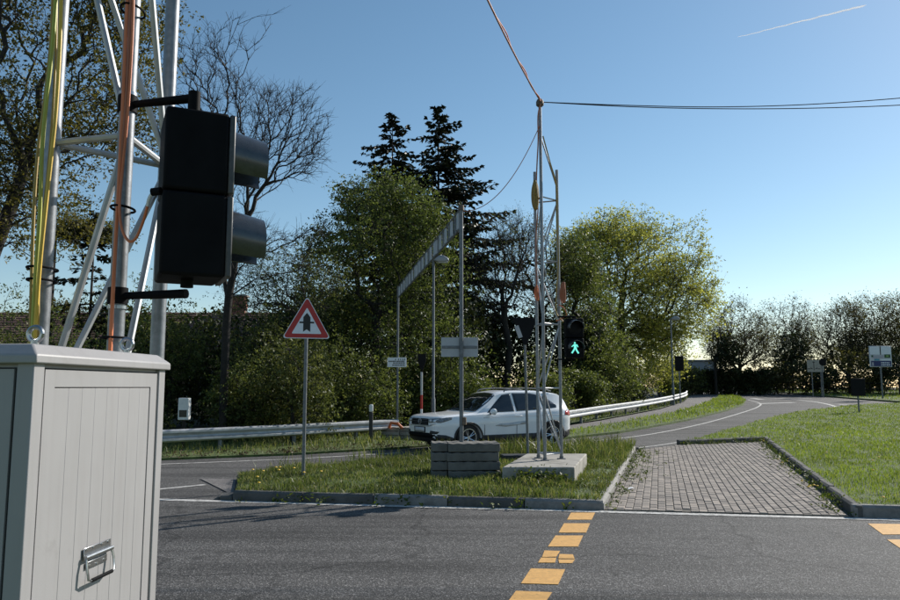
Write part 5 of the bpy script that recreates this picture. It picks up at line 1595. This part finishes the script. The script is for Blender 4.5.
# shrubs behind the guardrail
def shrub(label, px, py_top, d, w, leaf, n=420, per=16, size=.1, seed=0, group='shrubs behind the guardrail', name='shrub', dens=.26, gap=.35, sink=0):
    b = P(px, 420, d); b.z = gz_(d)
    H = P(px, py_top, d).z - b.z
    tree(name, label, b, [(0, 0, 0), (.02, 0, H * .15), (0, .02, H * .3), (.03, 0, H * .45)],
         [(0, 0, H * .5, w, w * .8, H * .48), (w * .5, .1, H * .32, w * .7, w * .7, H * .32), (-w * .55, 0, H * .36, w * .65, w * .7, H * .36)],
         n, per, dens, size, leaf, M['bark_dark'], .006, .06, gap=gap, seed=seed, group=group, cat='shrub', expo=2.6)
SH = [
    ('wide pale shrub before the roof between bare trunk and warning sign', 282, 286, 25.5, 1.5, 'leaf_pale', 300),
    ('dark tall shrub before the roof just right of the signal head', 222, 292, 27.5, 1.6, 'leaf_mid', 320),
    ('tall loose shrub hiding the roof right of the signal head', 262, 268, 27.0, 1.7, 'leaf_pale', 260),
    ('tall loose shrub before the roof left of the warning sign', 300, 255, 28.0, 1.4, 'leaf_bush', 260),
    ('tall shrub before the roof behind the near mast', 120, 262, 27.0, 1.6, 'leaf_bush', 320),
    ('thin shrub before the roof at the far left edge', 20, 285, 26.0, 1.8, 'leaf_bush', 300),
    ('low yellow green shrub behind the cabinet at the far left', 15, 308, 21.5, 1.5, 'leaf_pale', 380),
    ('upright yellow green shrub between the two left mast tubes', 85, 290, 20.5, 1.0, 'leaf_bush', 300),
    ('leafy shrub just right of the near mast tubes', 140, 300, 22.5, 1.1, 'leaf_bush', 380),
    ('shrub left of the ochre wall, behind the white box', 168, 300, 26.0, 1.2, 'leaf_bush', 330),
    ('bright small shrub at the foot of the bare tree', 248, 352, 22.5, .9, 'leaf_bush', 280),
    ('tall pale shrub right of the bare trunk', 262, 318, 23.0, 1.2, 'leaf_pale', 380),
    ('pale leafy shrub directly behind the warning sign post', 292, 330, 21.8, 1.0, 'leaf_pale', 360),
    ('dark shrub right below the warning sign', 325, 340, 25.0, 1.4, 'leaf_bush', 420),
    ('shrub behind the white marker post', 362, 352, 25.5, 1.3, 'leaf_bush', 420),
    ('shrub behind the small printed sign', 412, 345, 28.5, 1.5, 'leaf_bush', 400),
    ('shrub behind the street lamp by the bonnet', 446, 338, 29.0, 1.7, 'leaf_mid', 420),
    ('dark shrub behind the car windscreen', 490, 345, 30.0, 1.6, 'leaf_mid', 400),
    ('shrub behind the car roof and give way post', 525, 352, 31.0, 1.5, 'leaf_bush', 380),
    ('shrub at the guardrail right of the car', 575, 372, 35.0, 1.2, 'leaf_bush', 300),
    ('low shrub along the guardrail under the big tree', 612, 378, 41.0, 1.3, 'leaf_bush', 300),
    ('low bright shrub further along the guardrail', 640, 376, 51.0, 1.2, 'leaf_pale', 300),
    ('last low shrub by the far street lamp', 660, 366, 60.0, 1.2, 'leaf_bright', 300),
]
for k, (lab, px, pt, d, w, lf, n) in enumerate(SH):
    shrub(lab, px, pt, d, w, M[lf], n, 28, .082 if d < 28 else .11, 100 + k)
# dark wood behind the shrubs: one mass
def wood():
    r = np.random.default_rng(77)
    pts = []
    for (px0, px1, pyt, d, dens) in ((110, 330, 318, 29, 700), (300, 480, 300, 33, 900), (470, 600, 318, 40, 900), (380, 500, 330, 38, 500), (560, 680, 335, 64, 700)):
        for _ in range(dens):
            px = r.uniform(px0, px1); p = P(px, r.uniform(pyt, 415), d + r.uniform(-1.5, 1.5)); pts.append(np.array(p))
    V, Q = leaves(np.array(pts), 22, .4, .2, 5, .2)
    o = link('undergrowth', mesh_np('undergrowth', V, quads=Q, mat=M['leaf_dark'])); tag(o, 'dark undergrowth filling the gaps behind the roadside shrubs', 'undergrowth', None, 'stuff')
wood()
def far_wood():
    r = np.random.default_rng(78)
    pts = []
    for (px0, px1, pyt, d, dens) in ((772, 830, 364, 74, 380), (826, 920, 350, 76, 700), (775, 812, 350, 78, 160), (728, 775, 374, 76, 120)):
        for _ in range(dens):
            px = r.uniform(px0, px1); pts.append(np.array(P(px, r.uniform(pyt, 390) , d + r.uniform(-2, 2))))
    V, Q = leaves(np.array(pts), 10, .45, .24, 6, .2)
    o = link('far_undergrowth', mesh_np('far_undergrowth', V, quads=Q, mat=M['leaf_far'])); tag(o, 'dark undergrowth below the bare trees beyond the road', 'undergrowth', None, 'stuff')
far_wood()

# far trees and hedge on the right
FT = [('spreading half bare tree with dark trunk at the end of the road', 740, 388, 304, 66, 2.8, 1100, 1, 'leaf_far', 'bark'),
      ('bare topped tree right of the spreading half bare one', 786, 387, 299, 72, 2.9, 1000, 0, 'leaf_far', 'bark_grey'),
      ('brownish bare tree left of the pair by the hoarding', 850, 388, 299, 68, 2.7, 1000, 1, 'leaf_far', 'bark_grey'),
      ('brownish leafing tree above the hoarding at right', 878, 388, 297, 70, 3.0, 1000, 1, 'leaf_far', 'bark_grey'),
      ('tall leafing tree at the right frame edge', 922, 388, 290, 68, 3.0, 900, 2, 'leaf_oak', 'bark_grey')]
for k, (lab, px, pyb, pyt, d, w, n, per, lf, bk) in enumerate(FT):
    b = P(px, pyb, d); b.z = gz_(d); H = P(px, pyt, d).z - b.z
    tree('far_tree', lab, b, [(0, 0, 0), (.1, 0, H * .1), (-.1, 0, H * .2), (.1, 0, H * .3), (.05, 0, H * .4)],
         [(0, 0, H * .66, w, w * .9, H * .34), (-w * .45, 0, H * .5, w * .6, w * .7, H * .22), (w * .45, 0, H * .52, w * .6, w * .7, H * .22)],
         n, per + 1, .3, .14, M[lf], M['bark'], .0105, .2, twigs=4, twl=.6, gap=.2, bf=.5, seed=200 + k, group='trees beyond the road', jit=.08, shell=.6)
b = P(716, 388, 64); b.z = gz_(64)
tree('evergreen_shrub', 'dark evergreen tree left of the spreading half bare tree', b, [(0, 0, 0), (0, 0, 1), (0, 0, 2), (0, 0, 3)],
     [ell(723, 347, 64, 1.0, 1.1, 1.3, b), ell(727, 360, 64, 1.0, 1.2, 1.2, b)], 200, 12, .3, .2, M['leaf_dark'], M['bark_dark'], .01, .12, seed=230)
b = P(793, 388, 67); b.z = gz_(67)
tree('evergreen_shrub', 'dark evergreen clump between the far bare trees', b, [(0, 0, 0), (0, 0, 1), (0, 0, 2), (0, 0, 3)],
     [ell(793, 350, 67, 1.5, 1.4, 2.0, b), ell(797, 370, 67, 1.8, 1.4, 1.3, b)], 300, 12, .3, .2, M['leaf_dark'], M['bark_dark'], .01, .12, seed=231)
for k, (px, pt, d, w, lab) in enumerate(((770, 362, 66, 1.6, 'olive bush under the far bare trees'), (815, 358, 64, 2.0, 'dark bush behind the pale direction board'), (850, 352, 63, 2.2, 'olive bush between direction board and hoarding'), (900, 350, 62, 2.2, 'olive bush behind the hoarding at right'), (935, 345, 62, 2.2, 'olive bush outside the right edge'))):
    if px > 930: continue
    b = P(px, 388, d); b.z = gz_(d); H = P(px, pt, d).z - b.z
    tree('bush', lab, b, [(0, 0, 0), (0, 0, H * .2), (0, 0, H * .4), (0, 0, H * .5)], [(0, 0, H * .5, w, 1.4, H * .5), (w * .6, 0, H * .35, w * .8, 1.2, H * .35)],
         300, 12, .3, .2, M['leaf_far'] if k % 2 == 0 else M['leaf_dark'], M['bark_dark'], .008, .08, seed=240 + k, group='bushes under the far trees', cat='bush')
b = P(692, 388, 62); b.z = gz_(62)
shrub('pale small tree before the far grey building', 693, 364, 63, .9, M['leaf_pale'], 160, 10, .16, 260, None, 'small_tree')
# clipped dark hedge
def hedge():
    r = np.random.default_rng(5)
    a, e = P(672, 390, 66), P(768, 390, 64)
    root = thing('hedge', 'dark clipped hedge closing the end of the road', 'hedge', (a.x, a.y, gz_(a.y)))
    dx, dy = e.x - a.x, e.y - a.y
    n = 2600
    t = r.uniform(0, 1, n); H = 1.95
    pts = np.stack([dx * t, dy * t + r.uniform(-.5, .5, n), H * r.uniform(0, 1, n) ** .8 + .12 * np.sin(t * 40)], 1)
    V, Q = leaves(pts, 12, .13, .17, 9, .1)
    link('foliage', mesh_np('foliage', V, quads=Q, mat=M['leaf_dark']), root)
    mb = MB()
    for k in range(30):
        x, y = dx * k / 29, dy * k / 29
        mb.tube([(x, y, 0), (x + .05, y, 1.5)], .04, 5)
    mb.build('stems', M['bark_dark'], root)
hedge()

# ------------------------------------------------------------------ buildings
dH = 36.0
ha, hb = P(-60, 400, dH), P(330, 400, dH)
zr_, ze_ = P(60, 272, dH).z, P(60, 345, dH).z
hs = thing('house', 'ochre rendered house with brown tiled roof behind the left shrubs', 'house', ((ha.x + hb.x) / 2, dH, gz_(dH)))
hw = hb.x - ha.x; hdp = 7.0; zg = gz_(dH); ze = ze_ - zg; zr = P(60, 312, dH + 3).z - zg
MB().box((0, hdp / 2, ze / 2), (hw, hdp, ze)).build('wall', M['wall'], hs)
MB().add([(-hw / 2, 0.002, ze), (-hw / 2, hdp - .002, ze), (-hw / 2, hdp / 2, zr - .15), (hw / 2, .002, ze), (hw / 2, hdp - .002, ze), (hw / 2, hdp / 2, zr - .15)], [(0, 1, 2), (3, 5, 4), (0, 2, 5, 3), (1, 4, 5, 2)]).build('gable', M['wall'], hs)
rf = MB()
nc = 16
for side in (0, 1):
    for k in range(nc):
        t0, t1 = k / nc, (k + 1) / nc
        def pt(t, lift):
            y = -.45 + (hdp / 2 + .45) * t; z = ze - .28 + (zr - ze + .28) * t + lift
            return (y if side == 0 else hdp - y, z)
        (y0, z0), (y1, z1) = pt(t0, .07), pt(t1, .03)
        rf.add([(-hw / 2 - .3, y0, z0), (hw / 2 + .3, y0, z0), (hw / 2 + .3, y1, z1), (-hw / 2 - .3, y1, z1), (-hw / 2 - .3, y0, z0 - .06), (hw / 2 + .3, y0, z0 - .06)], [(0, 1, 2, 3), (0, 4, 5, 1)])
rfo = rf.build('roof', M['tile'], hs)
cpx = P(236, 318, dH + 3.0).x - hs.location.x
MB().box((cpx, hdp / 2, zr + .1), (.75, .6, 1.5)).build('chimney', M['brick'], rfo, bev=.02)
MB().box((cpx, hdp / 2, zr + .9), (.9, .75, .1)).build('chimney_cap', M['concrete'], rfo, bev=.02)
for x in (P(200, 400, dH).x - hs.location.x, P(255, 400, dH).x - hs.location.x, P(120, 400, dH).x - hs.location.x, P(20, 400, dH).x - hs.location.x):
    f = MB()
    f.box((x - .55, -.03, 1.6), (.08, .08, 1.3)); f.box((x + .55, -.03, 1.6), (.08, .08, 1.3)); f.box((x, -.03, 2.25), (1.18, .08, .08)); f.box((x, -.04, .95), (1.3, .12, .07)); f.box((x, -.03, 1.6), (.06, .07, 1.25))
    w = f.build('window', M['frame_white'], hs)
    MB().box((x, -.012, 1.6), (1.04, .02, 1.24)).build('pane', M['pane'], w)
# far grey building at the end of the road
dF = 110
fa, fbp = P(688, 380, dF), P(716, 380, dF)
fbld = thing('building', 'far blue grey flat building seen over the hedge', 'building', ((fa.x + fbp.x) / 2, dF, gz_(dF)))
fw_ = fbp.x - fa.x; fh = P(700, 361.5, dF).z - gz_(dF)
MB().box((0, 4, fh / 2), (fw_, 8, fh)).build('wall', M['far_wall'], fbld)
MB().box((0, 4, fh + .12), (fw_ + .5, 8.5, .25)).build('roof', M['far_roof'], fbld, bev=.03)
for i in range(4):
    for z in (1.4, 3.6):
        if z > fh - .8: continue
        x = -fw_ / 2 + fw_ * (i + .5) / 4
        w = MB().box((x, -.03, z), (.9, .06, 1.1)).build('window', M['frame_white'], fbld)
        MB().box((x, -.05, z), (.75, .05, .95)).build('pane', M['pane'], w)

# ------------------------------------------------------------------ grass and weeds
def grass(name, label, poly, n, h, w, mat, zfun, seed, dens_y=None, holes=(), lean=.45, clump=.5, parts=1):
    r = np.random.default_rng(seed)
    px = np.array([p[0] for p in poly]); py = np.array([p[1] for p in poly])
    x = r.uniform(px.min(), px.max(), n * 4); y = r.uniform(py.min(), py.max(), n * 4)
    k = in_poly(x, y, poly)
    for hpoly in holes: k &= ~in_poly(x, y, hpoly)
    if dens_y:
        k &= r.uniform(size=len(x)) < np.clip((dens_y / np.maximum(y, 1)) ** 2, 0, 1)
    cl = np.sin(x * 2.3 + np.sin(y * 1.7) * 2) * np.sin(y * 2.9 + np.sin(x * 1.3) * 2) + .6 * np.sin(x * 7.1 + y * 3.3) * np.sin(y * 6.3 - x * 2.2)
    k &= (cl > -.55) | (r.uniform(size=len(x)) < .45)
    x, y, cl = x[k][:n], y[k][:n], cl[k][:n]
    n = len(x)
    z = rise(y) + np.array([zfun(a, b_) for a, b_ in zip(x, y)])
    hh = h * r.uniform(.35, 1.15, n) * (1 + clump * np.clip(cl, -1, 1))
    dist = np.sqrt(x * x + y * y)
    ww = w * r.uniform(.7, 1.3, n) * np.clip(dist / 16, 1, 3)
    a = r.uniform(0, 2 * np.pi, n); la = r.uniform(0, 2 * np.pi, n); ll = r.uniform(.05, 1, n) ** 1.5 * lean * 2 * hh
    base = np.stack([x, y, z - .01], 1)
    side = np.stack([np.cos(a), np.sin(a), np.zeros(n)], 1) * ww[:, None] / 2
    ld = np.stack([np.cos(la), np.sin(la), np.zeros(n)], 1) * ll[:, None]
    upv = np.stack([np.zeros(n), np.zeros(n), hh], 1)
    m_ = base + upv * .55 + ld * .3
    tip = base + upv * (1 - .25 * (ll / np.maximum(hh, 1e-3)))[:, None] + ld
    V = np.stack([base, m_ + side, tip, m_ - side], 1).reshape(-1, 3)
    o = link(name, mesh_np(name, V, quads=np.arange(n * 4).reshape(-1, 4), mat=mat))
    tag(o, label, 'grass', None, 'stuff')
def clear(poly, d): return poly
slab_hole = slab_pts
grass('island_grass', 'tangled spring grass covering the traffic island', isl_grass, 50000, .115, .011, M['grass'], isl_z, 1, holes=(slab_hole,))
grass('tall_grass', 'tall seeding tufts along the back of the island', [isl_b0, isl_bm, isl_b1, tuple(Vector(isl_b1).lerp(Vector(isl_f1), .45)), tuple(Vector(isl_bm) + Vector((.6, -1.6))), tuple(Vector(isl_bm) + Vector((-1.2, -1.6)))], 5000, .3, .012, M['grass'], isl_z, 2, holes=(slab_hole,))
lawn_near = [p for p in lawn_in]
grass('lawn_grass', 'bright mown spring lawn right of the paved crossing', lawn_near, 200000, .085, .011, M['grass_lawn'], lawn_z, 3, dens_y=15, lean=.5, clump=.35)
grass('verge_grass', 'rough grass between the guardrail and the side road', left_verge, 26000, .2, .013, M['grass'], lambda x, y: .05, 4)
grass('strip_grass', 'grass strip between the cycle path and the road', strip, 14000, .14, .014, M['grass_lawn'], lambda x, y: .07, 5)
grass('railside_grass', 'rough grass under the curving guardrail', rv2, 14000, .22, .014, M['grass'], lambda x, y: .06, 6)
grass('far_verge_grass', 'thin grass verge before the far footpath', far_verge, 14000, .16, .02, M['grass_lawn'], lambda x, y: .1, 7)

def weeds(name, label, pts, per, sig, size, mat=None, up=.5):
    V, Q = leaves(np.array(pts), per, sig, size, len(pts), up, .45)
    tag(link(name, mesh_np(name, V, quads=Q, mat=mat or M['weed'])), label, 'weeds', None, 'stuff')
r = np.random.default_rng(41)
pts = []
def along(a, b, n, off, spread, h):
    a, b = Vector(a[:2]), Vector(b[:2]); d = (b - a).normalized(); nn = Vector((-d.y, d.x))
    for _ in range(n):
        t = r.uniform(); p = a.lerp(b, t) + nn * (off + abs(r.normal(0, spread)) * (1 if off >= 0 else -1))
        pts.append((p.x, p.y, float(rise(p.y)) + .02 + abs(r.normal(0, h))))
along(isl_f1, isl_b1, 120, -.02, .12, .02)
along(Vector(isl_f1).lerp(Vector(isl_b1), .3), Vector(isl_f1).lerp(Vector(isl_b1), .95), 110, -.08, .3, .012)
along(lw_f0, lw_c, 260, .0, .13, .05)
along(lw_c, lw_b, 120, .0, .18, .05)
weeds('kerb_weeds', 'weeds and small leaves growing along the paving kerbs', pts, 9, .04, .045)
pts = []
along(isl_f0, isl_f1, 26, -.02, .02, .02)
q0, q1 = Vector(slab_pts[0]).lerp(Vector(slab_pts[1]), .2), Vector(slab_pts[0]).lerp(Vector(slab_pts[1]), .8)
along(q0, q1, 70, -.03, .1, .1)
along(slab_pts[0], slab_pts[1], 30, -.08, .15, .05)
pts = [(x, y, z + (.12 if i >= 26 else 0)) for i, (x, y, z) in enumerate(pts)]
weeds('slab_weeds', 'leafy weeds in front of the concrete slab', pts, 12, .05, .07)
pts = []
for a_, b_ in zip(far_left[:-1], far_left[1:]): along(b_, a_, 170, -.06, .16, .012)
V, Q = leaves(np.array(pts), 7, .08, .05, 77, .9, .6)
tag(link('leaf_litter', mesh_np('leaf_litter', V, quads=Q, mat=M['litter_leaf'])), 'brown dead leaves along the edge of the side road below the guardrail', 'leaves', None, 'stuff')
# scattered dandelion heads
fl = MB()
for k in range(34):
    if k < 12: t = r.uniform(); q = Vector(lw_f0).lerp(Vector(lw_c), t) + Vector((-.25 * r.uniform(), 0)); x, y, z = q.x, q.y, .1
    elif k < 24:
        q = Vector(lw_c).lerp(Vector(lw_f0), r.uniform()) + Vector((r.uniform(.2, 2), r.uniform(-.5, .5))); x, y = q.x, q.y; z = lawn_z(x, y) + .09
    else: q = Vector(isl_b0).lerp(Vector(isl_f0), r.uniform()) + Vector((r.uniform(.1, 1.5), .1)); x, y = q.x, q.y; z = isl_z(x, y) + .12
    fl.lathe([(0, .014), (.018, .01), (.026, 0), (.01, -.006)], 8, 'z', (x, y, z + float(rise(y))))
tag(fl.build('dandelions', M['petal'], None), 'scattered yellow dandelion heads on lawn edge and island', 'flowers', None, 'stuff')
# scraps of paper on the paving weeds
for k, (px, py, lab) in enumerate(((630, 491, 'larger white scrap of paper lying on the paving blocks'), (638, 455.5, 'small white scrap of paper in the weeds at the paving rear'))):
    p = G(px, py)
    mb = MB().add([(-.1, -.05, .0), (.02, -.07, .03), (.1, -.02, .01), (.08, .06, .04), (-.03, .05, .015), (-.09, .03, .035)], [(0, 1, 4, 5), (1, 2, 3, 4)])
    o = mb.build('paper_scrap', M['litter'], None); o.location = (p.x, p.y, p.z + .03); o.rotation_euler = (0, 0, k * 1.1 + .4); o.scale = (.75 - .15 * k,) * 3
    md = o.modifiers.new('thick', 'SOLIDIFY'); md.thickness = .002
    tag(o, lab, 'litter')

# ------------------------------------------------------------------ contrail high in the sky
c0, c1 = P(738, 37, 4200), P(866, 5, 4200)
nct = 30
ct = MB().tube([c0.lerp(c1, k / nct) + Vector((0, 0, random.uniform(-2, 2))) for k in range(nct + 1)], [1.2 + 5.0 * (k / nct) ** .8 if k < nct else 1.5 for k in range(nct + 1)], 8)
co = ct.build('contrail', M['vapour'], None, smooth=True); co['kind'] = 'structure'
